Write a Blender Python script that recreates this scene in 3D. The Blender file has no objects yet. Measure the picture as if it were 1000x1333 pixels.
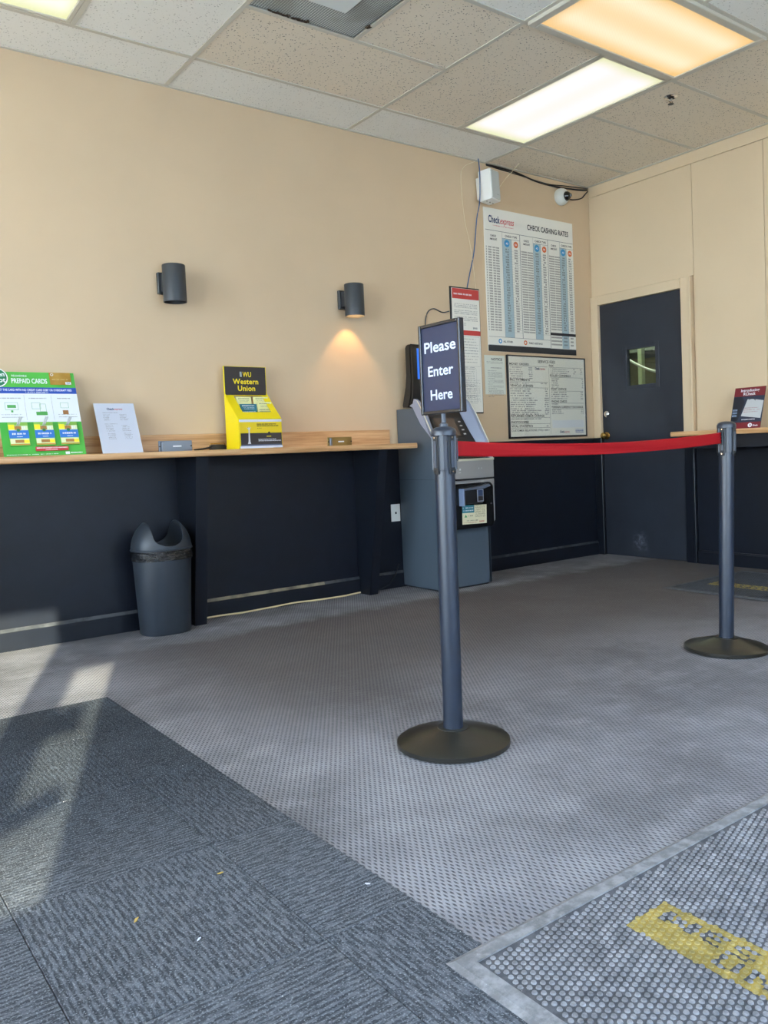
import bpy, bmesh, math, random
from mathutils import Matrix, Vector
random.seed(7)
S = bpy.context.scene
COL = S.collection
R = math.radians

# ------------------------------------------------------------------ camera
CAM = Vector((-5.4514, -4.5944, 0.9285))
YAW, PIT, ROL, FPX = .65430, -.04660, -.04160, 1081.93
fw = Vector((math.sin(YAW)*math.cos(PIT), math.cos(YAW)*math.cos(PIT), math.sin(PIT)))
rt = Vector((math.cos(YAW), -math.sin(YAW), 0)); up = rt.cross(fw)
r2 = rt*math.cos(ROL)+up*math.sin(ROL); u2 = -rt*math.sin(ROL)+up*math.cos(ROL)
cd = bpy.data.cameras.new('camera'); cam = bpy.data.objects.new('camera', cd); COL.objects.link(cam)
cam.matrix_world = Matrix(((r2.x, u2.x, -fw.x, CAM.x), (r2.y, u2.y, -fw.y, CAM.y), (r2.z, u2.z, -fw.z, CAM.z), (0, 0, 0, 1)))
cd.sensor_fit = 'AUTO'; cd.sensor_width = 36; cd.lens = FPX/1333*36
cd.shift_x = -40.1/1333; cd.shift_y = -29.1/1333; cd.clip_start = .05
S.camera = cam

# ------------------------------------------------------------------ world, sun, exposure
S.view_settings.view_transform = 'Standard'; S.view_settings.look = 'None'
S.view_settings.gamma = 1; S.view_settings.use_curve_mapping = False
S.view_settings.exposure = 0.50
W = bpy.data.worlds.new('world'); S.world = W; W.use_nodes = True
wn = W.node_tree.nodes; wl = W.node_tree.links
bgn = wn['Background']; tc = wn.new('ShaderNodeTexCoord'); sp = wn.new('ShaderNodeSeparateXYZ'); rp = wn.new('ShaderNodeValToRGB')
wl.new(tc.outputs['Generated'], sp.inputs[0]); wl.new(sp.outputs['Z'], rp.inputs[0]); wl.new(rp.outputs[0], bgn.inputs[0])
rp.color_ramp.elements[0].position = 0.0; rp.color_ramp.elements[0].color = (.80, .89, 1, 1)
rp.color_ramp.elements[1].position = .8; rp.color_ramp.elements[1].color = (.42, .62, 1, 1)
bgn.inputs[1].default_value = 10.0
sd = bpy.data.lights.new('sun', 'SUN'); sd.energy = 45; sd.color = (1, .93, .80); sd.angle = R(.5)
so = bpy.data.objects.new('sun', sd); COL.objects.link(so)
SUNDIR = Vector((.39*.93, .93, -.306)).normalized()      # the way the light travels
so.rotation_euler = SUNDIR.to_track_quat('-Z', 'Y').to_euler(); so.location = (-8, -9, 4)

# ------------------------------------------------------------------ material helpers
MATS = {}
def srgb(c):
    if isinstance(c, str):
        c = tuple(int(c[i:i+2], 16)/255 for i in (0, 2, 4))
    return tuple((x/12.92 if x <= .04045 else ((x+.055)/1.055)**2.4) for x in c)+(1,)
def mat(name, col, rough=.6, metal=0, var=0, vscale=6, bump=0, bscale=200, spec=.5, emis=None, estr=0, coat=0, vcol=None, vpos=(.35, .65), stretch=None):
    if name in MATS: return MATS[name]
    m = bpy.data.materials.new(name); m.use_nodes = True; MATS[name] = m
    nt = m.node_tree; b = nt.nodes['Principled BSDF']
    c = srgb(col)
    b.inputs['Base Color'].default_value = c; b.inputs['Roughness'].default_value = rough
    b.inputs['Metallic'].default_value = metal; b.inputs['Specular IOR Level'].default_value = spec
    b.inputs['Coat Weight'].default_value = coat
    if emis: b.inputs['Emission Color'].default_value = srgb(emis); b.inputs['Emission Strength'].default_value = estr
    co = nt.nodes.new('ShaderNodeTexCoord'); src = co.outputs['Object']
    if stretch:
        mp = nt.nodes.new('ShaderNodeMapping'); mp.inputs['Scale'].default_value = stretch; nt.links.new(src, mp.inputs[0]); src = mp.outputs[0]
    if var or vcol:
        n = nt.nodes.new('ShaderNodeTexNoise'); n.inputs['Scale'].default_value = vscale; n.inputs['Detail'].default_value = 5
        nt.links.new(src, n.inputs['Vector'])
        r = nt.nodes.new('ShaderNodeValToRGB'); nt.links.new(n.outputs[0], r.inputs[0]); nt.links.new(r.outputs[0], b.inputs['Base Color'])
        r.color_ramp.elements[0].position, r.color_ramp.elements[1].position = vpos
        if vcol: r.color_ramp.elements[0].color = c; r.color_ramp.elements[1].color = srgb(vcol)
        else:
            r.color_ramp.elements[0].color = tuple(x*(1-var) for x in c[:3])+(1,); r.color_ramp.elements[1].color = tuple(min(1, x*(1+var)) for x in c[:3])+(1,)
    if bump:
        n = nt.nodes.new('ShaderNodeTexNoise'); n.inputs['Scale'].default_value = bscale; n.inputs['Detail'].default_value = 3
        nt.links.new(src, n.inputs['Vector'])
        bp = nt.nodes.new('ShaderNodeBump'); bp.inputs['Strength'].default_value = bump; bp.inputs['Distance'].default_value = .002 if bscale != 22 else .03
        nt.links.new(n.outputs[0], bp.inputs['Height']); nt.links.new(bp.outputs[0], b.inputs['Normal'])
    return m
def nodes(m): return m.node_tree.nodes, m.node_tree.links, m.node_tree.nodes['Principled BSDF']
def mathn(nt, op, a, b=None, c=None):
    n = nt.nodes.new('ShaderNodeMath'); n.operation = op
    for i, v in enumerate((a, b, c)):
        if v is None: continue
        if isinstance(v, (int, float)): n.inputs[i].default_value = v
        else: nt.links.new(v, n.inputs[i])
    return n.outputs[0]
def mixc(nt, fac, a, b):
    n = nt.nodes.new('ShaderNodeMix'); n.data_type = 'RGBA'
    if isinstance(fac, (int, float)): n.inputs[0].default_value = fac
    else: nt.links.new(fac, n.inputs[0])
    for i, v in ((6, a), (7, b)):
        if isinstance(v, tuple): n.inputs[i].default_value = v
        else: nt.links.new(v, n.inputs[i])
    return n.outputs[2]
def noise(nt, src, scale, detail=3, rough=.5):
    n = nt.nodes.new('ShaderNodeTexNoise'); n.inputs['Scale'].default_value = scale; n.inputs['Detail'].default_value = detail
    n.inputs['Roughness'].default_value = rough
    nt.links.new(src, n.inputs['Vector']); return n.outputs[0]
def smooth(nt, v, a, b):
    n = nt.nodes.new('ShaderNodeMapRange'); n.interpolation_type = 'SMOOTHSTEP'
    n.inputs[1].default_value = a; n.inputs[2].default_value = b; nt.links.new(v, n.inputs[0]); return n.outputs[0]
def worldpos(nt):
    return nt.nodes.new('ShaderNodeNewGeometry').outputs['Position']

# paints
WALL = mat('beige_wall_paint', 'd1b898', .55, var=.02, vscale=3, bump=.12, bscale=260, spec=.4)
WALLR = mat('beige_panel_paint', 'd4be9e', .5, var=.02, vscale=2, bump=.06, bscale=200, spec=.4)
DARK = mat('charcoal_blue_paint', '0b111d', .42, var=.18, vscale=9, bump=.25, bscale=160, spec=.38)
DARKS = mat('charcoal_trim_paint', '0f141e', .32, var=.1, vscale=12, bump=.06, bscale=120, spec=.5)
DOORM = mat('charcoal_door_paint', '282c35', .34, var=.1, vscale=4, bump=.08, bscale=150, spec=.5)
BLACK = mat('black_plastic', '1b1c20', .4)
BLACKM = mat('black_metal', '1a1c20', .42, spec=.5, bump=.04)
CHROME = mat('chrome', 'd8d8da', .18, 1)
BRASS = mat('brass', 'c9a15a', .25, 1)
WHITE = mat('white_plastic', 'ecebe6', .45)
CREAM = mat('off_white_plastic', 'dcdcd4', .5)
PAPER = mat('poster_paper', 'e9e7dd', .5)
PAPERW = mat('white_paper', 'eef0f6', .6)
INK = mat('black_ink', '26262a', .7)
GINK = mat('grey_ink', '77777a', .7)
NAVY = mat('navy_ink', '1d3560', .7)
REDI = mat('red_ink', 'c8303a', .7)
TILEM = mat('tile_metal', 'cbc6b8', .45, spec=.5)

# wood laminate
def wood(name, axis):
    m = mat(name, 'b88f62', .38, spec=.5)
    nt = m.node_tree; n, l, b = nodes(m)
    co = n.new('ShaderNodeTexCoord'); mp = n.new('ShaderNodeMapping'); l.new(co.outputs['Object'], mp.inputs[0])
    mp.inputs['Scale'].default_value = (1.2, 30, 30) if axis == 'x' else (30, 1.2, 30)
    a = noise(nt, mp.outputs[0], 1.6, 8, .65)
    r = n.new('ShaderNodeValToRGB'); l.new(a, r.inputs[0])
    r.color_ramp.elements[0].position = .32; r.color_ramp.elements[0].color = srgb('a87a4a')
    r.color_ramp.elements[1].position = .68; r.color_ramp.elements[1].color = srgb('e0b98a')
    e = r.color_ramp.elements.new(.5); e.color = srgb('cc9f70')
    l.new(r.outputs[0], b.inputs['Base Color']); return m
WOODX, WOODY = wood('oak_laminate', 'x'), wood('oak_laminate_side', 'y')

# berber carpet
def carpet():
    m = mat('berber_carpet', '6f6a6a', .95, spec=.15); nt = m.node_tree; n, l, b = nodes(m)
    p = worldpos(nt); s = n.new('ShaderNodeSeparateXYZ'); l.new(p, s.inputs[0])
    w = noise(nt, p, 60, 2); wob = mathn(nt, 'MULTIPLY', mathn(nt, 'SUBTRACT', w, .5), 2.2)
    u = mathn(nt, 'ADD', mathn(nt, 'MULTIPLY', s.outputs['X'], 2*math.pi/.0168), mathn(nt, 'MULTIPLY', wob, .4))
    v = mathn(nt, 'ADD', mathn(nt, 'MULTIPLY', s.outputs['Y'], 2*math.pi/.026), wob)
    su = mathn(nt, 'SINE', u); f = mathn(nt, 'MULTIPLY', su, mathn(nt, 'SINE', v))
    f = mathn(nt, 'ADD', mathn(nt, 'MULTIPLY', f, .5), mathn(nt, 'MULTIPLY', mathn(nt, 'MULTIPLY', su, su), .62))
    pit = smooth(nt, f, .15, 1.0)
    big = noise(nt, p, 1.3, 5, .62); big2 = noise(nt, p, 6, 4, .6); fine = noise(nt, p, 260, 2)
    base = mixc(nt, smooth(nt, big, .3, .7), srgb('6c6b6e'), srgb('929196'))
    base = mixc(nt, mathn(nt, 'MULTIPLY', smooth(nt, big2, .45, .8), .45), base, srgb('a6a5a9'))
    far = n.new('ShaderNodeMapRange'); l.new(mathn(nt, 'ADD', s.outputs['Y'], mathn(nt, 'MULTIPLY', big, 1.2)), far.inputs[0])
    # darker brownish lane through the middle of the room, lighter by the wall and under the counter
    lane = mathn(nt, 'MULTIPLY', smooth(nt, mathn(nt, 'ADD', s.outputs['Y'], mathn(nt, 'MULTIPLY', big2, .25)), -2.6, -1.4),
                 smooth(nt, mathn(nt, 'ADD', s.outputs['Y'], mathn(nt, 'MULTIPLY', big2, .25)), -.3, -.48))
    lane = mathn(nt, 'MULTIPLY', lane, smooth(nt, mathn(nt, 'ADD', s.outputs['X'], mathn(nt, 'MULTIPLY', big, .7)), -4.2, -3.4))
    base = mixc(nt, mathn(nt, 'MULTIPLY', lane, .82), base, srgb('5a5350'))
    base = mixc(nt, mathn(nt, 'MULTIPLY', pit, .78), base, srgb('34333a'))
    base = mixc(nt, mathn(nt, 'MULTIPLY', smooth(nt, fine, .55, .8), .35), base, srgb('b8b5b6'))
    spk = noise(nt, p, 260, 1)
    base = mixc(nt, smooth(nt, spk, .80, .84), base, srgb('d8d6d2'))
    l.new(base, b.inputs['Base Color'])
    bp = n.new('ShaderNodeBump'); bp.inputs['Strength'].default_value = .8; bp.inputs['Distance'].default_value = .0025; bp.invert = True
    l.new(mathn(nt, 'ADD', pit, mathn(nt, 'MULTIPLY', fine, .5)), bp.inputs['Height']); l.new(bp.outputs[0], b.inputs['Normal'])
    return m
CARPET = carpet()
def ribtile(name, along):
    m = mat(name, '4a5059', .95, spec=.15); nt = m.node_tree; n, l, b = nodes(m)
    p = worldpos(nt); mp = n.new('ShaderNodeMapping'); l.new(p, mp.inputs[0])
    mp.inputs['Scale'].default_value = (110, 26, 1) if along == 'y' else (26, 110, 1)
    rib0 = noise(nt, mp.outputs[0], 1.0, 2, .5)
    s = n.new('ShaderNodeSeparateXYZ'); l.new(p, s.inputs[0])
    big = noise(nt, p, 2.2, 5, .65); fine = noise(nt, p, 240, 3)
    wv = mathn(nt, 'SINE', mathn(nt, 'ADD', mathn(nt, 'MULTIPLY', s.outputs['X' if along == 'y' else 'Y'], 2*math.pi/.0125), mathn(nt, 'MULTIPLY', noise(nt, p, 14, 2), .8)))
    rib = mathn(nt, 'ADD', smooth(nt, rib0, .36, .66), mathn(nt, 'MULTIPLY', wv, .42))
    base = mixc(nt, smooth(nt, big, .35, .68), srgb('2d3239'), srgb('424850'))
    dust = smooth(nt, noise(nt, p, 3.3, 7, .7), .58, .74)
    near_sheen = smooth(nt, mathn(nt, 'ADD', s.outputs['Y'], mathn(nt, 'MULTIPLY', big, .8)), -1.7, -2.55)  # window sheen painted in: tiles lighten towards the near end
    base = mixc(nt, mathn(nt, 'MULTIPLY', near_sheen, .34), base, srgb('8b8e94'))
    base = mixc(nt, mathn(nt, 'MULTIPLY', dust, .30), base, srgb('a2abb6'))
    mp2 = n.new('ShaderNodeMapping'); l.new(p, mp2.inputs[0]); mp2.inputs['Scale'].default_value = (260, 70, 1) if along == 'y' else (70, 260, 1)
    grain = noise(nt, mp2.outputs[0], 1.0, 3, .6)
    base = mixc(nt, smooth(nt, rib, .05, .95), mixc(nt, .62, base, srgb('14181d')), base)
    base = mixc(nt, mathn(nt, 'MULTIPLY', smooth(nt, grain, .50, .36), .5), base, srgb('1c2126'))
    base = mixc(nt, mathn(nt, 'MULTIPLY', smooth(nt, fine, .52, .70), .5), base, srgb('9a9ea4'))
    base = mixc(nt, smooth(nt, noise(nt, p, 210, 1), .79, .83), base, srgb('dcdcd8'))
    l.new(base, b.inputs['Base Color'])
    bp = n.new('ShaderNodeBump'); bp.inputs['Strength'].default_value = .4; bp.inputs['Distance'].default_value = .0012
    l.new(mathn(nt, 'ADD', rib, mathn(nt, 'MULTIPLY', grain, 1.2)), bp.inputs['Height']); l.new(bp.outputs[0], b.inputs['Normal'])
    return m
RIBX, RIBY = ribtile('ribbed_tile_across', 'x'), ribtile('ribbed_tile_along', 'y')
def rubber(name, a, bcol, spots=True):
    m = mat(name, a, .8, spec=.3); nt = m.node_tree; n, l, b = nodes(m); p = worldpos(nt)
    base = mixc(nt, smooth(nt, noise(nt, p, 30, 6, .7), .38, .66), srgb(a), srgb(bcol))
    base = mixc(nt, mathn(nt, 'MULTIPLY', smooth(nt, noise(nt, p, 4, 4, .6), .42, .62), .35), base, srgb(bcol))
    base = mixc(nt, smooth(nt, noise(nt, p, 300, 1), .78, .84), base, srgb('c8cbd0'))
    l.new(base, b.inputs['Base Color']); return m
MATB = rubber('mat_rubber_base', '434448', '5b5c60')
MATN = rubber('mat_rubber_nub', '68686b', '8f8f92')
MATE = rubber('mat_rubber_border', '68686a', '8b8b8d')
YEL = rubber('mat_yellow_fill', '7d6c34', 'a38d47')
YELN = rubber('mat_yellow_nub', '7a6e42', 'a3925a')
# ceiling tiles
def tilemat(name, c1, holes):
    m = mat(name, c1, .9, spec=.1); nt = m.node_tree; n, l, b = nodes(m); p = worldpos(nt)
    base = mixc(nt, mathn(nt, 'MULTIPLY', noise(nt, p, 3, 3), .25), srgb(c1), tuple(x*.8 for x in srgb(c1)[:3])+(1,))
    v = n.new('ShaderNodeTexVoronoi'); v.inputs['Scale'].default_value = 75; l.new(p, v.inputs['Vector'])
    mask = mathn(nt, 'MULTIPLY', smooth(nt, v.outputs['Distance'], .34, .16), smooth(nt, noise(nt, p, 45, 2), .46, .54))
    g = noise(nt, p, 180, 3)
    base = mixc(nt, mathn(nt, 'MULTIPLY', mask, holes), base, srgb('5a5348'))
    l.new(base, b.inputs['Base Color'])
    bp = n.new('ShaderNodeBump'); bp.inputs['Strength'].default_value = .5; bp.inputs['Distance'].default_value = .003
    l.new(mathn(nt, 'SUBTRACT', mathn(nt, 'MULTIPLY', g, .4), mask), bp.inputs['Height']); l.new(bp.outputs[0], b.inputs['Normal'])
    return m
TOLD = tilemat('aged_ceiling_tile', 'ebe0cd', .8)
TNEW = tilemat('white_ceiling_tile', 'f2f1ea', .4)
def lens(name, c_edge, c_mid, strength, x0, x1, y0, y1, axis, prism=False):
    m = bpy.data.materials.new(name); m.use_nodes = True; nt = m.node_tree; n, l, b = nodes(m)
    p = worldpos(nt); s = n.new('ShaderNodeSeparateXYZ'); l.new(p, s.inputs[0])
    def edge(sock, a, c, w):
        return mathn(nt, 'MULTIPLY', smooth(nt, sock, a, a+w), smooth(nt, sock, c, c-w))
    wx, wy = (.16, .2) if prism else (.09, .16)
    e = mathn(nt, 'MULTIPLY', edge(s.outputs['X'], x0, x1, wx), edge(s.outputs['Y'], y0, y1, wy))
    t = s.outputs['X'] if axis == 'y' else s.outputs['Y']; a0, a1 = (x0, x1) if axis == 'y' else (y0, y1)
    # the tubes behind the diffuser glow as soft bands
    ph = mathn(nt, 'MULTIPLY', mathn(nt, 'SUBTRACT', t, a0), 2*math.pi*2/(a1-a0))
    band = mathn(nt, 'MULTIPLY_ADD', mathn(nt, 'COSINE', ph), -.5, .5)
    f = mathn(nt, 'MULTIPLY', e, mathn(nt, 'MULTIPLY_ADD', band, .5 if prism else .2, .5 if prism else .8))
    col = mixc(nt, f, srgb(c_edge), srgb(c_mid))
    if prism:
        pr = mathn(nt, 'MULTIPLY', mathn(nt, 'SINE', mathn(nt, 'MULTIPLY', s.outputs['X'], 520)), mathn(nt, 'SINE', mathn(nt, 'MULTIPLY', s.outputs['Y'], 520)))
        col = mixc(nt, smooth(nt, pr, .1, .7), col, mixc(nt, .22, col, srgb('e0a040')))
    l.new(col, b.inputs['Emission Color']); b.inputs['Emission Strength'].default_value = strength
    b.inputs['Base Color'].default_value = (.25, .25, .24, 1); b.inputs['Roughness'].default_value = .5
    return m
def glassmat(name, tint=(1, 1, 1, 1), refl=1.0):
    m = bpy.data.materials.new(name); m.use_nodes = True; nt = m.node_tree; nt.nodes.clear()
    o = nt.nodes.new('ShaderNodeOutputMaterial'); t = nt.nodes.new('ShaderNodeBsdfTransparent'); g = nt.nodes.new('ShaderNodeBsdfGlossy')
    g.inputs['Roughness'].default_value = .02; t.inputs[0].default_value = tint
    f = nt.nodes.new('ShaderNodeFresnel'); ge = nt.nodes.new('ShaderNodeNewGeometry')
    nt.links.new(mathn(nt, 'MULTIPLY_ADD', ge.outputs['Backfacing'], 1/1.5-1.5, 1.5), f.inputs[0]); mx = nt.nodes.new('ShaderNodeMixShader')
    k = mathn(nt, 'MULTIPLY', f.outputs[0], refl)
    nt.links.new(k, mx.inputs[0]); nt.links.new(t.outputs[0], mx.inputs[1]); nt.links.new(g.outputs[0], mx.inputs[2]); nt.links.new(mx.outputs[0], o.inputs[0])
    MATS[name] = m; return m
GLASS = glassmat('window_glass', (.92, .95, .94, 1))
GLASST = glassmat('tinted_window_glass', (.57, .58, .54, 1))
GLASSG = glassmat('door_glass', (.78, .85, .74, 1), 1.4)
PLEXI = glassmat('clear_acrylic', (.97, .97, .96, 1), .8)

# ------------------------------------------------------------------ mesh helpers
class MB:
    def __init__(s): s.bm = bmesh.new()
    def box(s, x0, x1, y0, y1, z0, z1, bev=0, seg=2, M=None):
        g = bmesh.ops.create_cube(s.bm, size=1)['verts']
        for v in g: v.co = Vector(((x0+x1)/2+v.co.x*(x1-x0), (y0+y1)/2+v.co.y*(y1-y0), (z0+z1)/2+v.co.z*(z1-z0)))
        if bev:
            es = list({e for v in g for e in v.link_edges})
            r = bmesh.ops.bevel(s.bm, geom=es, offset=bev, segments=seg, affect='EDGES', profile=.5)
            g = list({v for f in r['faces'] for v in f.verts} | {v for v in g if v.is_valid})
        if M: bmesh.ops.transform(s.bm, matrix=M, verts=list({v for v in g if v.is_valid}))
        return s
    def prism(s, pts, axis, a, b):
        """polygon pts in the two other axes, extruded along axis from a to b"""
        def P(p, t): return {'x': (t, p[0], p[1]), 'y': (p[0], t, p[1]), 'z': (p[0], p[1], t)}[axis]
        v0 = [s.bm.verts.new(P(p, a)) for p in pts]; v1 = [s.bm.verts.new(P(p, b)) for p in pts]
        s.bm.faces.new(v0); s.bm.faces.new(list(reversed(v1)))
        for i in range(len(pts)):
            j = (i+1) % len(pts); s.bm.faces.new([v0[j], v0[i], v1[i], v1[j]])
        return s
    def lathe(s, prof, c=(0, 0, 0), n=32, sx=1, sy=1, caps=True, M=None):
        rings = []
        for r, z in prof:
            rings.append([s.bm.verts.new((c[0]+sx*r*math.cos(2*math.pi*k/n), c[1]+sy*r*math.sin(2*math.pi*k/n), c[2]+z)) for k in range(n)])
        for a, b in zip(rings, rings[1:]):
            for k in range(n): s.bm.faces.new([a[k], a[(k+1) % n], b[(k+1) % n], b[k]])
        if caps:
            s.bm.faces.new(list(reversed(rings[0]))); s.bm.faces.new(rings[-1])
        if M: bmesh.ops.transform(s.bm, matrix=M, verts=[v for r in rings for v in r])
        return s
    def tube(s, pts, r, n=8):
        pts = [Vector(p) for p in pts]; rings = []
        for i, p in enumerate(pts):
            d = (pts[min(i+1, len(pts)-1)]-pts[max(i-1, 0)]).normalized()
            a = d.cross(Vector((0, 0, 1)) if abs(d.z) < .9 else Vector((1, 0, 0))).normalized(); b = d.cross(a)
            rings.append([s.bm.verts.new(p+a*r*math.cos(2*math.pi*k/n)+b*r*math.sin(2*math.pi*k/n)) for k in range(n)])
        for a, b in zip(rings, rings[1:]):
            for k in range(n): s.bm.faces.new([a[k], a[(k+1) % n], b[(k+1) % n], b[k]])
        s.bm.faces.new(list(reversed(rings[0]))); s.bm.faces.new(rings[-1]); return s
    def loft(s, sections, close=True):
        rr = [[s.bm.verts.new(p) for p in sec] for sec in sections]; n = len(rr[0])
        for a, b in zip(rr, rr[1:]):
            for k in range(n if close else n-1): s.bm.faces.new([a[k], a[(k+1) % n], b[(k+1) % n], b[k]])
        if close: s.bm.faces.new(list(reversed(rr[0]))); s.bm.faces.new(rr[-1])
        return s
    def sphere(s, c, r, seg=12, sc=(1, 1, 1)):
        g = bmesh.ops.create_uvsphere(s.bm, u_segments=seg, v_segments=max(6, seg//2), radius=r)['verts']
        for v in g: v.co = Vector((c[0]+v.co.x*sc[0], c[1]+v.co.y*sc[1], c[2]+v.co.z*sc[2]))
        return s
    def quad(s, pts):
        s.bm.faces.new([s.bm.verts.new(p) for p in pts]); return s
    def obj(s, name, m, parent=None, local=False, smooth=None, M=None):
        if M: bmesh.ops.transform(s.bm, matrix=M, verts=s.bm.verts)
        bmesh.ops.recalc_face_normals(s.bm, faces=s.bm.faces)
        me = bpy.data.meshes.new(name); s.bm.to_mesh(me); s.bm.free()
        return link(name, me, m, parent, local, smooth)
def root_matrix(o):
    M = Matrix.Identity(4)
    while o: M = (Matrix.LocRotScale(o.location, o.rotation_euler, None)) @ (o.matrix_parent_inverse if o.parent else Matrix.Identity(4)) @ Matrix.Identity(4) if not o.parent else M; o = o.parent
    return M
WM = {}
def link(name, me, m, parent=None, local=False, smooth=None):
    o = bpy.data.objects.new(name, me); COL.objects.link(o)
    if m: me.materials.append(m)
    if smooth is not None:
        me.shade_smooth() if smooth is True else None
        if smooth is not True:
            for p in me.polygons: p.use_smooth = True
            me.set_sharp_from_angle(angle=R(smooth))
    if parent is not None:
        o.parent = parent
        if not local: o.matrix_parent_inverse = WM.get(parent.name, Matrix.Identity(4)).inverted()
        WM[o.name] = WM.get(parent.name, Matrix.Identity(4)) if local else Matrix.Identity(4)
    return o
def thing(name, label, cat, loc=(0, 0, 0), rot=(0, 0, 0), group=None):
    o = bpy.data.objects.new(name, None); COL.objects.link(o); o.empty_display_size = .05
    o.location = loc; o.rotation_euler = rot; o['label'] = label; o['category'] = cat
    if group: o['group'] = group
    WM[o.name] = Matrix.LocRotScale(Vector(loc), bpy.context.scene.cursor.rotation_euler.__class__(rot), None)
    return o
def tag(o, label, cat, group=None):
    o['label'] = label; o['category'] = cat
    if group: o['group'] = group
    return o
def struct(o): o['kind'] = 'structure'; return o
def cyl(x, y, z0, z1, r, n=24): return MB().lathe([(r, z0), (r, z1)], (x, y, 0), n)

# boards: right, up, normal -> world
def frame(o, right, upv):
    right = Vector(right).normalized(); upv = Vector(upv).normalized(); nn = right.cross(upv); o = Vector(o)
    return Matrix(((right.x, upv.x, nn.x, o.x), (right.y, upv.y, nn.y, o.y), (right.z, upv.z, nn.z, o.z), (0, 0, 0, 1)))
def backwall(x, z, y=0): return frame((x, y, z), (1, 0, 0), (0, 0, 1))
def rects(name, items, m, parent, F, z=.0006, t=.0004, local=False):
    if len(items) <= 8:
        for x0, y0, x1, y1 in items: o = MB().box(x0, x1, y0, y1, z-t/2, z+t/2).obj(name, m, parent, local, M=F)
        return o
    b = MB()
    for x0, y0, x1, y1 in items: b.quad([(x0, y0, z), (x1, y0, z), (x1, y1, z), (x0, y1, z)])
    o = b.obj(name, m, parent, local, M=F); o['kind'] = 'stuff'
    return o
def disc(name, cx, cy, r, m, parent, F, z=.0008, r0=0, n=28, sx=1, local=False):
    b = MB()
    if r0: b.lathe([(r0, z-.0003), (r, z-.0003), (r, z+.0003), (r0, z+.0003), (r0, z-.0003)], (cx, cy, 0), n, sx=sx, caps=False)
    else: b.lathe([(r, z-.0003), (r, z+.0003)], (cx, cy, 0), n, sx=sx)
    return b.obj(name, m, parent, local, M=F)
def lettering(items, m, parent, F, z=.0009, name='lettering', local=False):
    """items: (text, x, y, cap height, width or None, align, bold, shear)"""
    for it in items:
        bm = bmesh.new(); s, x, y, h, w, al, bold, sh = (list(it)+[None]*8)[:8]
        c = bpy.data.curves.new('t', 'FONT'); c.body = s; c.size = h/.72; c.align_x = 'LEFT'; c.fill_mode = 'FRONT'
        c.resolution_u = 3; c.offset = (bold or 0)*h*.03; c.shear = sh or 0
        if bold and bold > 1: c.space_character = 1.06
        o = bpy.data.objects.new('t', c); COL.objects.link(o); dg = bpy.context.evaluated_depsgraph_get(); dg.update()
        me = bpy.data.meshes.new_from_object(o.evaluated_get(dg)); bpy.data.objects.remove(o); bpy.data.curves.remove(c)
        if not len(me.vertices): bpy.data.meshes.remove(me); continue
        xs = [v.co.x for v in me.vertices]; a, b2 = min(xs), max(xs); k = 1 if not w else w/(b2-a)
        wid = (b2-a)*k; off = {'L': 0, 'C': -wid/2, 'R': -wid}[al or 'L']
        for v in me.vertices: v.co = Vector((x+off+(v.co.x-a)*k, y+v.co.y, z))
        bm.from_mesh(me); bpy.data.meshes.remove(me)
        me = bpy.data.meshes.new(name); bm.transform(F); bm.to_mesh(me); bm.free()
        o = link(name, me, m, parent, local)
    return o
def scribble(x0, y0, x1, h, rnd, dens=.8, gap=.35, blank=.12):
    """a line of print too small to read: character-sized marks grouped in words"""
    out = []; x = x0; w = h*.62
    while x+w < x1:
        n = rnd.randint(2, 8)
        for _ in range(n):
            if x+w > x1: break
            if rnd.random() < dens:
                a = rnd.uniform(0, .35)*h
                out.append((x, y0+a*.5, x+w*.62, y0+h-a*.5*rnd.random()))
            x += w
        x += w*gap*2
    return out

# ------------------------------------------------------------------ room shell
H = 3.033; XL, YF = -8.4, -5.75
b = MB().box(XL-.2, .12, YF-.2, .12, -.12, -.0005); floor = struct(b.obj('floor', CARPET))
# the dark entrance carpet: separate ribbed tiles, quarter-turned one against the next
xe = [-4.46, -4.672, -5.12, -5.57, -6.02, -6.47, -6.92, -7.37]; ye = [-1.24, -1.68, -2.20, -2.72, -3.24, -3.76, -4.28, -4.80, -5.32, -5.74]
for i in range(len(xe)-1):
    for j in range(len(ye)-1):
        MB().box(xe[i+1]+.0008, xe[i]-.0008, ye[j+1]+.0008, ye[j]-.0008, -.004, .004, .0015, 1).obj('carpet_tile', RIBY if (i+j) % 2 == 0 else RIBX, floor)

CAP = .972
wall_back = struct(MB().box(XL-.2, .12, 0, .12, CAP, 3.3).obj('wall_back', WALL))
MB().box(XL-.2, 0, -.002, .12, -.02, CAP).obj('wainscot', DARK, wall_back)
wall_right = struct(MB().box(.02, .14, YF-.2, -.95, 0, 3.3).box(.02, .14, -.95, .12, 2.06, 3.3).box(.02, .14, -.075, .12, 0, 2.1).obj('wall_right', WALLR))
def panel(y0, y1, z0, z1, m=WALLR): MB().box(0, .03, y0+.0015, y1-.0015, z0+.0015, z1-.0015, .0015, 1).obj('wall_panel', m, wall_right)
panel(YF, -.003, 2.945, 3.033); panel(-.972, -.003, 2.135, 2.945); panel(-1.53, -.972, CAP, 2.945)
y = -1.53
while y > YF: panel(max(YF, y-1.22), y, CAP, 2.945); y -= 1.22
# dark wainscot of the right wall
panel(-1.55, -.9565, .0, CAP, DARK); y = -1.55
while y > YF: panel(max(YF, y-1.22), y, 0, CAP, DARK); y -= 1.22
MB().box(0, .03, YF, .0, CAP-.002, CAP+.002).obj('trim_cap', DARKS, wall_right) if False else None
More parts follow.
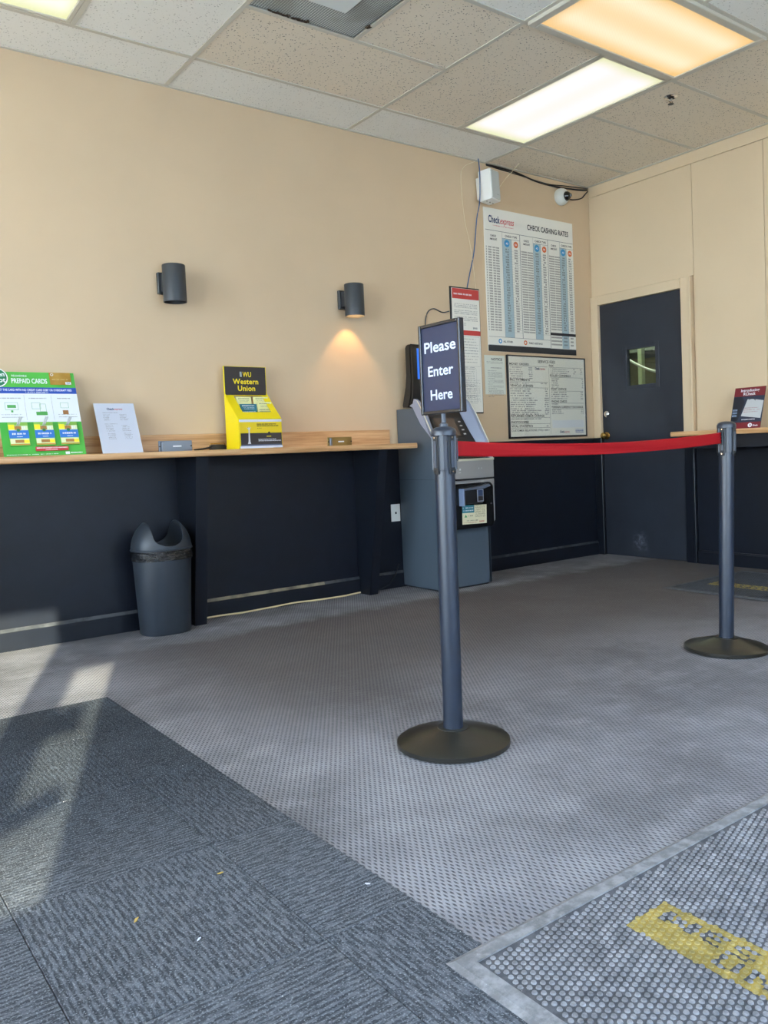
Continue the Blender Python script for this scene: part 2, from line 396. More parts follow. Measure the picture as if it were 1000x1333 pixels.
# walls behind the camera: a glazed shop front on the left, a front wall with small windows and larger ones added for fill
def wall_with_openings(name, axis, at, th, lo, hi, holes, m):
    """holes: (a0, a1, z0, z1) sorted along the wall"""
    b = MB(); c = lo
    def bx(a0, a1, z0, z1):
        if a1-a0 < 1e-4 or z1-z0 < 1e-4: return
        b.box(at, at+th, a0, a1, z0, z1) if axis == 'x' else b.box(a0, a1, at, at+th, z0, z1)
    for a0, a1, z0, z1 in holes:
        bx(c, a0, 0, 3.3); bx(a0, a1, 0, z0); bx(a0, a1, z1, 3.3); c = a1
    bx(c, hi, 0, 3.3); return struct(b.obj(name, m))
LH = [(-5.5, -3.75, .25, 2.85), (-3.65, -1.95, .25, 2.85), (-1.85, -.3, .25, 2.85)]
wall_with_openings('wall_left', 'x', XL-.15, .15, YF, .0, LH, WALL)
FH = [(-7.55, -6.57, 1.08, 2.12), (-6.46, -6.24, 1.0, 1.72), (-5.45, -3.75, .35, 2.8), (-3.65, -1.95, .35, 2.8)]
wall_with_openings('wall_front', 'y', YF-.15, .15, XL, .02, FH, WALL)
ALU = mat('window_aluminium', '4a4c50', .4, .6)
wi = 0
for a0, a1, z0, z1 in LH:
    wi += 1; x = XL-.08
    w = struct(MB().box(x-.03, x+.03, a0, a0+.05, z0, z1).box(x-.03, x+.03, a1-.05, a1, z0, z1).box(x-.03, x+.03, a0, a1, z0, z0+.05).box(x-.03, x+.03, a0, a1, z1-.05, z1).obj('window_%d' % wi, ALU))
    MB().box(x-.004, x+.004, a0+.05, a1-.05, z0+.05, z1-.05).obj('pane', GLASS, w)
for k, (a0, a1, z0, z1) in enumerate(FH):
    wi += 1; y = YF-.08
    w = MB().box(a0, a0+.02, y-.02, y+.02, z0, z1).box(a1-.02, a1, y-.02, y+.02, z0, z1).box(a0, a1, y-.02, y+.02, z0, z0+.02).box(a0, a1, y-.02, y+.02, z1-.02, z1)
    if k > 1: pass
    elif k == 1: w.tube([(a0, y+.05, 1.165), (a0+.05, y+.06, 1.165), (a0+.17, y+.06, 1.20)], .028).box(a0, a0+.13, y-.01, y+.01, 1.40, 1.50)  # bar and plates added to cast the dark shapes across the sun streaks
    else: w.box(a1-.30, a1-.05, y-.01, y+.01, 1.25, 1.42)
    w = struct(w.obj('window_%d' % wi, ALU))
    MB().box(a0+.02, a1-.02, y-.003, y+.003, z0+.02, z1-.02).obj('pane', GLASST if k < 2 else GLASS, w)
struct(MB().box(-30, XL-.15, -30, 14, -.2, -.15).box(XL-.15, 6, -30, YF-.15, -.2, -.15).obj('ground_outside', mat('pale_concrete', 'c0bdb4', .9, var=.1, vscale=3)))  # unseen ground, coloured pale to bounce light into the room

struct(MB().box(-11.1, 12, -26, -19, -.2, 8.6).obj('sun_blocking_building', mat('pale_stucco', 'ccced2', .9)))  # unseen building added to keep the sun out of the large front windows

# ------------------------------------------------------------------ ceiling
G = .6096; GX, GY = -1.146, -.403
gx = lambda i: GX-i*G
gy = lambda j: GY-j*G
ceil = struct(MB().box(XL-.2, .12, YF-.2, .12, 3.16, 3.3).obj('ceiling', mat('plenum_slab', '6d6a64', .9)))
cells = {}; rectl = []
def put(i0, i1, j0, j1, m):
    for i in range(i0, i1):
        for j in range(j0, j1): cells[(i, j)] = 1
    x1 = 0 if i0 == -1 else gx(i0); x0 = max(gx(i1), XL); y1 = 0 if j0 == -1 else gy(j0); y0 = max(gy(j1), YF)
    rectl.append((x0, x1, y0, y1, m))
NI, NJ = 12, 9
put(-1, 0, -1, 0, TOLD); put(0, 2, -1, 0, TNEW); put(2, 4, -1, 0, TNEW); put(4, 7, -1, 0, TNEW); put(7, 9, -1, 0, TNEW); put(9, 12, -1, 0, TNEW)
put(0, 1, 0, 2, None); put(1, 2, 0, 2, TOLD); put(2, 4, 0, 1, TOLD); put(4, 5, 0, 2, TNEW); put(5, 7, 0, 1, None)
put(2, 3, 1, 2, TOLD); put(3, 4, 1, 2, 'vent'); put(0, 2, 2, 3, None); put(2, 4, 2, 3, TNEW)
for j in range(0, NJ): put(-1, 0, j, j+1, TOLD)
put(3, 5, 5, 6, None); put(8, 10, 3, 4, None); put(8, 10, 6, 7, None); put(0, 2, 6, 7, None)
for i in range(0, NI):
    for j in range(0, NJ):
        if (i, j) not in cells:
            if (i+1, j) not in cells and i+1 < NI and (i//2+j) % 3: put(i, i+2, j, j+1, TNEW)
            else: put(i, i+1, j, j+1, TNEW)
segs = set()
for k, (x0, x1, y0, y1, m) in enumerate(rectl):
    if y1-y0 < .02 or x1-x0 < .02: continue
    if m is not None and m != 'vent':
        MB().box(x0+.003, x1-.003, y0+.003, y1-.003, H+.004, H+.018, .002, 1).obj('ceiling_tile', m, ceil)
    segs |= {('x', round(y0, 4), round(x0, 4), round(x1, 4)), ('x', round(y1, 4), round(x0, 4), round(x1, 4)), ('y', round(x0, 4), round(y0, 4), round(y1, 4)), ('y', round(x1, 4), round(y0, 4), round(y1, 4))}
runs = {}
for a, c, lo, hi in segs: runs.setdefault((a, c), []).append((lo, hi))
for (a, c), L in sorted(runs.items()):
    L.sort(); mg = [list(L[0])]
    for lo, hi in L[1:]:
        if lo <= mg[-1][1]+1e-3: mg[-1][1] = max(mg[-1][1], hi)
        else: mg.append([lo, hi])
    for lo, hi in mg:
        w = .012 if -.01 > c > (YF if a == 'x' else XL)+.01 else .018
        b = MB()
        if a == 'x': b.box(lo, hi, c-w, c+w, H-(.001 if w < .015 else .0015), H+.0035).box(lo, hi, c-.001, c+.001, H, H+.03)
        else: b.box(c-w, c+w, lo, hi, H-.0005 - (.001 if w > .015 else 0), H+.0033).box(c-.001, c+.001, lo, hi, H, H+.03)
        b.obj('grid_tee', TILEM, ceil)

def troffer(label, x0, x1, y0, y1, m, drop=0, rim=.022, group=None):
    t = thing('ceiling_light', label, 'ceiling light', ((x0+x1)/2, (y0+y1)/2, H+.1))
    MB().box(x0+.012, x1-.012, y0+.012, y1-.012, H+.03, H+.12).obj('housing', mat('white_enamel', 'd8d8d4', .4), t)
    b = MB(); a = .012; z0, z1 = H-drop, H+.03
    for q in ((x0+a, x0+a+rim, y0+a, y1-a), (x1-a-rim, x1-a, y0+a, y1-a), (x0+a+rim, x1-a-rim, y0+a, y0+a+rim), (x0+a+rim, x1-a-rim, y1-a-rim, y1-a)): b.box(*q, z0, z1, .003, 1)
    b.obj('lens_frame', TILEM, t)
    MB().box(x0+a+rim, x1-a-rim, y0+a+rim, y1-a-rim, z0+.006, z0+.011).obj('diffuser', m, t)
    return t
troffer('lit white rectangular troffer between speaker corner and warm yellow light', gx(1), gx(0), gy(2), gy(0), lens('diffuser_cool', 'dfe2a4', 'fff6fb', .68, gx(1), gx(0), gy(2), gy(0), 'y'))
troffer('lit amber-yellow prismatic troffer at the top right by the sprinkler', gx(2), gx(0), gy(3), gy(2), lens('diffuser_warm', 'f4bc58', 'fff2cc', .66, gx(2), gx(0), gy(3), gy(2), 'x', True), .018, .045)
troffer('lit pale-lemon troffer at the upper left corner above the counter', gx(7), gx(5), gy(1), gy(0), lens('diffuser_lemon', 'e8eaa0', 'fffff0', .62, gx(7), gx(5), gy(1), gy(0), 'x'))
for q, w_ in (((3, 5, 5, 6), 'unseen fill troffer added in the ceiling nearest the photographer'), ((8, 10, 3, 4), 'unseen fill troffer added by the left shop windows, nearer the counter'), ((8, 10, 6, 7), 'unseen fill troffer added in the corner between left and front shop windows'), ((0, 2, 6, 7), 'unseen fill troffer added near the right wall behind the photographer')):  # unseen troffers added as fill light, brighter than the visible ones
    troffer(w_, gx(q[1]), gx(q[0]), gy(q[3]), gy(q[2]), MATS.get('dl') or MATS.setdefault('dl', lens('diffuser_plain', 'f4f0e0', 'fffaf0', 3.0, -9, 1, -7, 1, 'x')))['group'] = 'added fill lights behind the photographer'
# return-air vent with a dusty, sagging perforated face
x0, x1, y0, y1 = gx(4)+.013, gx(3)-.013, gy(2)+.013, gy(1)-.013
t = thing('ceiling_vent', 'grey perforated air return grille with dusty sagging filter in the ceiling', 'vent', ((x0+x1)/2, (y0+y1)/2, H+.05))
vm = mat('grey_perforated_face', '9aa3a5', .6, .2); nt = vm.node_tree; n_, l_, b_ = nodes(vm)
p = worldpos(nt); s_ = n_.new('ShaderNodeSeparateXYZ'); l_.new(p, s_.inputs[0])
st = mathn(nt, 'MULTIPLY', mathn(nt, 'SINE', mathn(nt, 'MULTIPLY', s_.outputs['X'], 2*math.pi/.0125)), .5)
st = mathn(nt, 'ADD', st, mathn(nt, 'MULTIPLY', mathn(nt, 'SINE', mathn(nt, 'MULTIPLY', s_.outputs['Y'], 2*math.pi/.0125)), .35))
dst = mathn(nt, 'MULTIPLY', smooth(nt, noise(nt, p, 4.5, 4), .42, .62), .6)
c_ = mixc(nt, smooth(nt, st, -.2, .5), srgb('848e90'), srgb('d5dddd')); c_ = mixc(nt, mathn(nt, 'MULTIPLY', dst, .7), c_, srgb('7c7a70')); l_.new(c_, b_.inputs['Base Color'])
b = MB(); N = 18; grid = [[None]*(N+1) for _ in range(N+1)]
for a in range(N+1):
    for c in range(N+1):
        u, v = a/N, c/N; sag = .010*math.sin(math.pi*u)*math.sin(math.pi*v)*(1+.8*math.sin(7*u+2))
        grid[a][c] = b.bm.verts.new((x0+(x1-x0)*u, y0+(y1-y0)*v, H+.008-sag))
for a in range(N):
    for c in range(N): b.bm.faces.new([grid[a][c], grid[a+1][c], grid[a+1][c+1], grid[a][c+1]])
b.obj('perforated_face', vm, t, smooth=True)
MB().box(x0, x1, y0, y1, H+.03, H+.10).obj('duct_collar', BLACK, t)
MB().box(-3.375, -3.17, -1.42, -1.235, H-.016, H-.008, .002, 1).obj('deflector_plate', mat('pale_plate', 'dde4e4', .5), t)
b = MB(); rr = random.Random(3)
for k in range(46):
    q = rr.random()
    px, py = (x0+.1+.2*q+rr.uniform(-.02, .02), y1-.004-abs(rr.gauss(0, .006))) if k < 34 else (x1-.004-abs(rr.gauss(0, .004)), y1-.12-.03*rr.random())
    b.box(px, px+rr.uniform(.006, .02), py-.005, py, H-.002, H+.004)
b.obj('grime', mat('dark_grime', '4a3a2c', .95), t)['kind'] = 'stuff'
# sprinkler
t = thing('fire_sprinkler', 'small chrome sprinkler head in a ceiling tile beside the lights', 'sprinkler', (-.95, -1.475, H+.004))
MB().lathe([(.042, .0), (.042, -.003), (.030, -.009), (.020, -.006), (.020, .0)], (-.95, -1.475, H+.004), 24).obj('escutcheon', CHROME, t, smooth=30)
MB().lathe([(.009, 0), (.009, -.02), (.005, -.022), (.005, -.03)], (-.95, -1.475, H), 12).obj('nozzle', CHROME, t, smooth=30)
MB().tube([(-.964, -1.475, H-.012), (-.968, -1.475, H-.026), (-.95, -1.475, H-.04)], .0025, 6).tube([(-.936, -1.475, H-.012), (-.932, -1.475, H-.026), (-.95, -1.475, H-.04)], .0025, 6).obj('yoke', CHROME, t)
MB().lathe([(.018, 0), (.018, -.0025)], (-.95, -1.475, H-.04), 12).obj('deflector', BLACKM, t)

# ------------------------------------------------------------------ base boards, door, casings
bb = struct(MB().prism([(-.018, 0), (-.018, .095), (-.010, .112), (0, .112), (0, 0)], 'x', XL, -.0).obj('baseboard_back', DARKS))
WE = mat('beige_top_edge', '8a8068', .6, vcol='4a463d', vscale=9, vpos=(.4, .65)); WE2 = mat('grey_top_edge', '3e4044', .5, vcol='22262c', vscale=14, vpos=(.4, .6))
for xq, xr, mm in ((XL, -3.6, WE2), (-3.6, -2.7, WE), (-2.7, 0, WE2)):
    MB().prism([(-.018, .0945), (-.0185, .097), (-.011, .1135), (-.009, .112)], 'x', xq, xr).obj('top_edge', mm, bb)  # lighter strip along the top edge, beige in its middle stretch
struct(MB().prism([(-.018, 0), (-.018, .085), (-.010, .1), (0, .1), (0, 0)], 'y', YF, -.962).obj('baseboard_right', DARKS, M=Matrix(((1, 0, 0, 0), (0, 1, 0, 0), (0, 0, 1, 0), (0, 0, 0, 1)))))
def prof(b, y0, y1, z0, z1): return b.box(-.022, .02, y0, y1, z0, z1, .003, 1)
struct(prof(MB(), -.078, -.004, CAP, 2.132).obj('trim_1', WALLR)); struct(prof(MB(), -.078, -.004, 0, CAP-.001).obj('trim_2', DARKS))
struct(prof(MB(), -.940, -.866, CAP, 2.132).box(-.030, .02, -.955, -.938, CAP, 2.132, .003, 1).obj('trim_3', WALLR))
struct(prof(MB(), -.940, -.866, 0, CAP-.001).box(-.030, .02, -.955, -.938, 0, CAP-.001, .003, 1).obj('trim_4', DARKS))
struct(MB().box(-.022, .02, -.866, -.078, 2.058, 2.132, .003, 1).obj('trim_5', WALLR))
# door leaf with a small window
d = MB(); yd0, yd1, zd = -.864, -.080, 2.055; wy0, wy1, wz0, wz1 = -.612, -.338, 1.378, 1.665
d.box(.006, .046, yd0, wy0, .004, zd).box(.006, .046, wy1, yd1, .004, zd).box(.006, .046, wy0, wy1, .004, wz0).box(.006, .046, wy0, wy1, wz1, zd)
door = struct(d.obj('door_1', DOORM))
b = MB(); e = .034
for q in ((wy0-e, wy0, wz0-e, wz1+e), (wy1, wy1+e, wz0-e, wz1+e), (wy0, wy1, wz0-e, wz0), (wy0, wy1, wz1, wz1+e)): b.box(.003, .0065, q[0], q[1], q[2], q[3], .001, 1)
b.obj('window_trim', DOORM, door)
MB().box(.028, .032, wy0, wy1, wz0, wz1).obj('glass_pane', GLASSG, door)
Mk = lambda x, y, z: Matrix.Translation((x, y, z)) @ Matrix.Rotation(R(-90), 4, 'Y')
MB().lathe([(.026, 0), (.026, .008), (.018, .014), (.008, .016)], n=24, M=Mk(.006, -.125, 1.165)).obj('deadbolt', CHROME, door, smooth=30)
MB().lathe([(.030, 0), (.030, .004), (.012, .010), (.012, .028), (.024, .036), (.027, .048), (.022, .058), (.006, .061)], n=24, M=Mk(.006, -.118, .988)).obj('door_knob', BRASS, door, smooth=30)
nt = DOORM.node_tree; n_, l_, b_ = nodes(DOORM); s_ = n_.new('ShaderNodeSeparateXYZ'); l_.new(worldpos(nt), s_.inputs[0])
al = mathn(nt, 'MULTIPLY', smooth(nt, noise(nt, worldpos(nt), 28, 6, .7), .4, .75), .4)
al = mathn(nt, 'MULTIPLY', al, mathn(nt, 'MULTIPLY', smooth(nt, s_.outputs['Y'], -.52, -.43), smooth(nt, s_.outputs['Y'], -.33, -.40)))
al = mathn(nt, 'MULTIPLY', al, mathn(nt, 'MULTIPLY', smooth(nt, s_.outputs['Z'], .04, .09), smooth(nt, s_.outputs['Z'], .24, .12)))
src_ = b_.inputs['Base Color'].links[0].from_socket
l_.new(mixc(nt, al, src_, srgb('9aa3b4')), b_.inputs['Base Color'])
# the office behind the door window
OFF = mat('office_olive_wall', '8c8a62', .8)
office = struct(MB().box(1.9, 2.0, -1.6, 2.6, 0, 2.8).obj('wall_office', OFF))
struct(MB().box(.14, 2.0, 2.6, 2.7, 0, 2.8).box(.14, 2.0, -1.7, -1.6, 0, 2.8).box(.13, .16, .12, 2.7, 0, 2.8).obj('wall_office_side', OFF))
struct(MB().box(.14, 2.0, -1.7, 2.7, 2.5, 2.6).obj('ceiling_office', mat('office_ceiling', '97998a', .9)))
struct(MB().box(.14, 2.0, -1.7, 2.7, -.1, 0).obj('floor_office', mat('office_floor', '5a5a58', .9)))
ld = bpy.data.lights.new('office_lamp', 'AREA'); ld.energy = 34; ld.size = .8; lo = bpy.data.objects.new('office_lamp', ld); COL.objects.link(lo); lo.location = (1.0, .4, 2.45); ld.color = (1, 1, .9)
tag(MB().box(.78, .83, .10, .145, 0, 2.5, .004, 1).obj('partition_post', mat('pale_green_post', 'd8ecd2', .5)), 'pale upright post seen through the small door window', 'post')
tag(MB().box(1.3, 1.88, -.9, 2.2, 1.80, 1.98, .005, 1).obj('wall_cabinet', mat('dark_cabinet', '4c5450', .6)), 'dark overhead cabinet seen through the small door window', 'cabinet')
tag(MB().tube([(.7, -.4+.06*k, 1.50+.0022*k*k*(1 if k > 0 else 0)-.004*k) for k in range(0, 16)], .011).obj('hanging_cable', mat('pale_cable', 'd8e2ea', .4)), 'white cable sagging across the small door window', 'cable')

# ------------------------------------------------------------------ wall counter
CT, CB = .980, .946
t = thing('wall_counter', 'long oak-laminate wall counter with backsplash on dark tapered brackets', 'counter', (-4.3, -.15, 0))
MB().box(-8.38, -2.13, -.315, -.0005, CB, CT, .006, 3).obj('worktop', WOODX, t, smooth=40)
MB().box(-8.38, -2.135, -.019, -.0005, CT, 1.078, .002, 1).obj('backsplash', WOODX, t)
def bracket(x0, x1, bot):
    MB().prism([(-.003, 0), (-bot, 0), (-.300, CB-.001), (-.003, CB-.001)], 'x', x0, x1).obj('bracket', DARKS, t)
for a, b2, c in ((-3.64, -3.57, .16), (-2.428, -2.362, .125), (-4.86, -4.79, .16), (-6.1, -6.03, .16), (-7.3, -7.23, .16)): bracket(a, b2, c)
def plate(name, label, x0, x1, z1, m, fm, wch):
    t = thing(name, label, 'pen holder', ((x0+x1)/2, -.03, CT+.0005))
    MB().box(x0, x1, -.024, -.020, CT+.0005, z1, .001, 1).obj('plate', m, t)
    MB().box(x0+.012, x0+.030, -.034, -.024, CT+.0005, z1-.004, .004, 2).obj('clamp_bar', fm, t)
    MB().lathe([(.004, 0), (.004, .003)], n=10, M=Matrix.Translation((x0+.006, -.0245, (CT+z1)/2)) @ Matrix.Rotation(R(90), 4, 'X')).obj('screw', INK, t)
    MB().lathe([(.004, 0), (.004, .003)], n=10, M=Matrix.Translation((x1-.006, -.0245, (CT+z1)/2)) @ Matrix.Rotation(R(90), 4, 'X')).obj('screw', INK, t)
    rects('label_strip', [(-wch/2, -.004, wch/2, .004)], PAPERW, t, backwall((x0+x1)/2+.01, (CT+z1)/2, -.0243))
    return t
SILV = mat('brushed_silver', '8a929c', .38, .85); BRZ = mat('brushed_bronze', 'a08c5c', .3, .85)
plate('pen_holder_plate', 'silver metal pen-chain plate on the backsplash beside the white notice', -3.742, -3.545, 1.043, SILV, SILV, .05)
plate('pen_holder_plate', 'bronze metal plate on the backsplash near the counter end', -2.634, -2.449, 1.038, BRZ, SILV, .045)
t = thing('pen_holder', 'small black pen cradle on the counter beside the yellow display', 'pen holder', (-3.46, -.05, CT))
MB().box(-3.445, -3.345, -.05, -.03, CT, 1.012, .003, 1).obj('cradle', BLACK, t)
MB().tube([(-3.455, -.052, CT+.006), (-3.445, -.052, 1.018), (-3.36, -.052, 1.020), (-3.335, -.052, CT+.006)], .0025, 6).obj('rim', BRASS, t)
MB().tube([(-3.56, -.09, CT+.006), (-3.50, -.07, CT+.010), (-3.44, -.06, CT+.02)], .005, 8).obj('pen', BLACK, t)
b = MB()
for k in range(26):
    b.sphere((-3.93+.0065*k, -.10+.02*math.sin(k*.35), CT+.0032), .003, 6)
tag(b.obj('bead_chain', BLACKM), 'dark bead chain lying on the counter by the silver plate', 'chain')
# outlet and cables
t = thing('phone_outlet', 'white phone jack plate on the dark wall under the counter end', 'outlet', (-2.105, -.004, .51))
MB().box(-2.143, -2.068, -.008, -.002, .452, .570, .002, 2).obj('plate', WHITE, t)
MB().box(-2.112, -2.099, -.010, -.008, .503, .517).obj('jack', BLACK, t)
b = MB(); pts = []
for k in range(40):
    u = k/39; pts.append((-3.565+1.125*u, -.028-.012*math.sin(u*9)-.05*math.exp(-((u-.02)/.1)**2)*0, .0065+.004*max(0, math.sin(u*14))))
tag(b.tube(pts, .0055, 8).obj('floor_cable', mat('beige_cable', 'd9c49a', .5)), 'beige cable lying on the carpet along the baseboard', 'cable')
tag(MB().tube([(-2.36, -.045, .012), (-2.30, -.05, .010), (-2.2, -.03, .03), (-2.14, -.02, .09), (-2.1, -.012, .16)], .004, 8).obj('black_cord', BLACK), 'black cord coiling beside the cash machine at the baseboard', 'cord')
tag(MB().lathe([(.014, 0), (.016, .01), (.01, .03)], (-2.345, -.06, 0.0005), 12).obj('cable_plug', mat('tan_plug', 'b59a76', .6)), 'small tan plug on the carpet at the second bracket foot', 'plug')

# ------------------------------------------------------------------ bin
cx, cy = -3.815, -.178
t = thing('trash_bin', 'dark grey plastic bin with horned open lid and black liner under the counter', 'bin', (cx, cy, 0))
BIN = mat('dark_grey_bin_plastic', '2d333b', .42, bump=.1, bscale=300)
def ell(sx, sy, z, n=48, e=2.35):
    out = []
    for k in range(n):
        a = 2*math.pi*k/n; c, s = math.cos(a), math.sin(a)
        out.append((cx+sx*math.copysign(abs(c)**(2/e), c), cy+sy*math.copysign(abs(s)**(2/e), s), z))
    return out
MB().loft([ell(.128, .112, .001), ell(.133, .117, .008), ell(.152, .132, .40), ell(.154, .134, .446), ell(.146, .127, .446), ell(.145, .126, .40), ell(.125, .109, .03)], True).obj('body', BIN, t, smooth=50)
b = MB(); rr = random.Random(9); secs = []
for zi, (z, gr) in enumerate(((.400, .002), (.408, .0065), (.422, .006), (.436, .007), (.450, .004), (.462, .002))):
    secs.append([(cx+(p[0]-cx)*(1+rr.uniform(-.022, .022)), cy+(p[1]-cy)*(1+rr.uniform(-.012, .012)), p[2]+(rr.uniform(-.007, .007) if 0 < zi < 5 else 0)) for p in ell(.154+gr, .134+gr, z)])
b.loft(secs, False).loft([[s[-1], s[0]] for s in secs], False)
b.obj('liner', mat('black_liner_film', '15161a', .14, spec=1.0, bump=1.0, bscale=22, stretch=(1, 1, 4)), t, smooth=25)
b = MB(); n = 96; rows = 16; g = []
def lidpt(a, ph):
    c_, s_ = math.cos(a), math.sin(a); e_ = 2/2.35
    return (.158*math.cos(ph)*math.copysign(abs(c_)**e_, c_), .138*math.cos(ph)*math.copysign(abs(s_)**e_, s_), .178*math.sin(ph))
def opening(z):        # half width of the U-shaped opening at height z
    if z < .020: return 0
    if z < .075: return .082*math.sqrt(max(0, 1-((.075-z)/.055)**2))
    return .082+.06*(z-.075)
for k in range(n):
    a = 2*math.pi*k/n; lo_, hi_ = 0, R(88)
    ph = R(3)
    while ph < hi_:
        q_ = lidpt(a, ph)
        if abs(q_[0]) < opening(q_[2]): break
        ph += R(.5)
    col = []
    for r_ in range(rows+1):
        q_ = lidpt(a, ph*r_/rows); col.append(b.bm.verts.new((cx+q_[0], cy+q_[1], .456+q_[2])))
    g.append(col)
for k in range(n):
    for r_ in range(rows): b.bm.faces.new([g[k][r_], g[(k+1) % n][r_], g[(k+1) % n][r_+1], g[k][r_+1]])
lid = b.obj('lid', BIN, t, smooth=True); md = lid.modifiers.new('thick', 'SOLIDIFY'); md.thickness = .005; md.offset = -1
MB().loft([ell(.158, .138, .452), ell(.162, .142, .455), ell(.162, .142, .460), ell(.158, .138, .463), ell(.150, .130, .463), ell(.150, .130, .452)], False).obj('lid_rim', BIN, t, smooth=50)
MB().loft([ell(.150, .130, .455), ell(.10, .09, .44), ell(.02, .02, .43)], False).obj('liner_inside', mat('liner_dark', '15161a', .3), t)

# ------------------------------------------------------------------ ATM
t = thing('cash_machine', 'grey free-standing cash machine with sloped black console against the wall', 'cash machine', (-1.83, -.21, 0))
ATMB = mat('slate_blue_powder_coat', '4a5560', .45, bump=.08, bscale=300); ATMS = mat('silver_grey_plastic', '8f8d8c', .38); ATML = mat('light_blue_grey_wing', '8c93a6', .35)
XA, XB = -2.065, -1.602
MB().prism([(-.012, .012), (-.012, 1.212), (-.105, 1.212), (-.30, .85), (-.39, .735), (-.405, .72), (-.405, .012)], 'x', XA+.004, XB-.004).obj('cabinet', ATMB, t)
for xq, xr in ((XA, XA+.018), (XB-.018, XB)):
    MB().prism([(-.012, .012), (-.012, 1.213), (-.195, 1.213), (-.235, 1.15), (-.27, 1.10), (-.37, 1.01), (-.43, .93), (-.43, .765), (-.405, .735), (-.405, .012)], 'x', xq, xr).obj('side_panel', ATMB, t)
MB().box(XA+.02, XB-.02, -.39, -.03, 0, .02).obj('plinth', BLACK, t)
rects('side_seam', [(-.405, -.001, -.012, .001)], BLACK, t, frame((XA, 0, .735), (0, -1, 0), (0, 0, 1)) @ Matrix.Translation((.41, 0, 0)), z=.0008)
# the two curved wings that carry the console
def wing(xa, xb, flare):
    pr = [(-.196, 1.2125), (-.199, 1.255), (-.212, 1.272), (-.240, 1.255), (-.29, 1.185), (-.35, 1.085), (-.412, .985), (-.440, .90), (-.452, .85), (-.452, .81), (-.431, .81), (-.431, .935), (-.371, 1.012), (-.271, 1.102), (-.236, 1.152)]
    MB().prism(pr, 'x', xa, xb).obj('side_wing', ATML, t, smooth=35)
wing(XA-.001, XA+.028, 1); wing(XB-.022, XB+.003, -1)
def wingin(sg, xo):
    # the inner slope of the wing, toed in towards the screen
    secs = []
    for (yy, zz, k) in ((-.200, 1.262, .062), (-.240, 1.245, .060), (-.30, 1.16, .058), (-.36, 1.06, .050), (-.415, .972, .036), (-.445, .88, .016)):
        xi = xo+sg*k
        secs.append([(xo, yy, zz), (xi, yy+.045, zz-.012), (xi, yy+.075, zz-.03), (xo, yy+.075, zz-.03)])
    MB().loft(secs).obj('wing_slope', ATML, t, smooth=35)
wingin(1, XA+.026); wingin(-1, XB-.020)
for xx in (XB+.001, XA+.003):
    MB().tube([(xx, -.205, 1.270), (xx, -.242, 1.257), (xx, -.292, 1.187), (xx, -.352, 1.087), (xx, -.414, .987), (xx, -.443, .90), (xx, -.455, .85)], .0035, 6).obj('edge_bead', mat('cream_edge', 'd5d0bc', .4), t, smooth=True)
CONS = mat('black_console', '202022', .3)
MB().prism([(-.185, 1.240), (-.20, 1.215), (-.375, .945), (-.415, .868), (-.32, .86), (-.112, 1.212)], 'x', XA+.03, XB-.02).obj('console', CONS, t)
v0 = Vector((0, -.20, 1.215)); v1 = Vector((0, -.375, .945)); upn = (v0-v1).normalized()
CF = frame((-1.835, v1.y, v1.z), (1, 0, 0), upn)   # x right, y up the slope
bz = MB().box(-.125, .088, .068, .25, -.002, .0025).obj('screen_bezel', mat('dark_bezel', '1c1a1a', .35), t, M=CF)
MB().box(-.108, .072, .085, .235, .0005, .004, .002, 1).obj('screen', mat('brown_reflection_screen', '5a4c44', .12, spec=.8), bz, M=CF)  # brownish reflection painted into the screen's colour
for k in range(4): MB().box(.098, .118, .095+.034*k, .104+.034*k, .001, .006, .001, 1).obj('soft_key', mat('key_grey', 'c6c6c4', .4), t, M=CF)
b = MB()
for i in range(4):
    for j in range(3): MB().box(-.05+.026*i, -.031+.026*i, -.0+.02*j-.03, .014+.02*j-.03, .0005, .006, .001, 1).obj('key', mat('steel_keys', 'a8a8a6', .3, .6), t, M=CF)
# front bumper, apron and cash box surround
def arc(y, bulge, xa=XA-.002, xb=XB+.006, n=10): return [(xa+(xb-xa)*k/n, y-bulge*math.sin(math.pi*k/n)) for k in range(n+1)]
def slab(z0, z1, y, bulge, back, m, name, xa=XA-.002, xb=XB+.006):
    pts = arc(y, bulge, xa, xb); pts = pts+[(xb, back), (xa, back)]
    return MB().prism(pts, 'z', z0, z1).obj(name, m, t, smooth=35)
slab(.732, .848, -.455, .018, -.40, ATMS, 'fascia_band')
slab(.848, .862, -.462, .020, -.40, mat('cream_lip', 'b9b5a0', .4), 'fascia_lip')
slab(.72, .7315, -.448, .018, -.40, BLACK, 'fascia_gap')
b = MB(); pts = [(XA+.0, .42), (XA+.0, .72), (XB+.005, .72), (XB+.005, .44), (XB-.02, .42)]
b.prism(pts, 'y', -.40, -.455).obj('lower_surround', ATMS, t)
rp_ = []
for k in range(9):
    a = math.pi+math.pi/2*k/8; rp_.append((XB-.265-.03+0*k, 0))
def rrect(x0, x1, z0, z1, rt_, rb_, n=6):
    o = []
    for (ccx, ccz, a0, r) in ((x1-rt_, z1-rt_, 0, rt_), (x0+rt_, z1-rt_, 90, rt_), (x0+rb_, z0+rb_, 180, rb_), (x1-rb_, z0+rb_, 270, rb_)):
        for k in range(n+1): a = R(a0+90*k/n); o.append((ccx+r*math.cos(a), ccz+r*math.sin(a)))
    return o
MB().prism(rrect(-2.045, XB-.018, .402, .70, .04, .03), 'y', -.452, -.468).obj('dispenser_panel', mat('gloss_black', '0f1013', .22), t, smooth=35)
hood = MB().box(-1.915, -1.74, -.495, -.466, .565, .662, .004, 2).obj('cash_hood', BLACK, t)
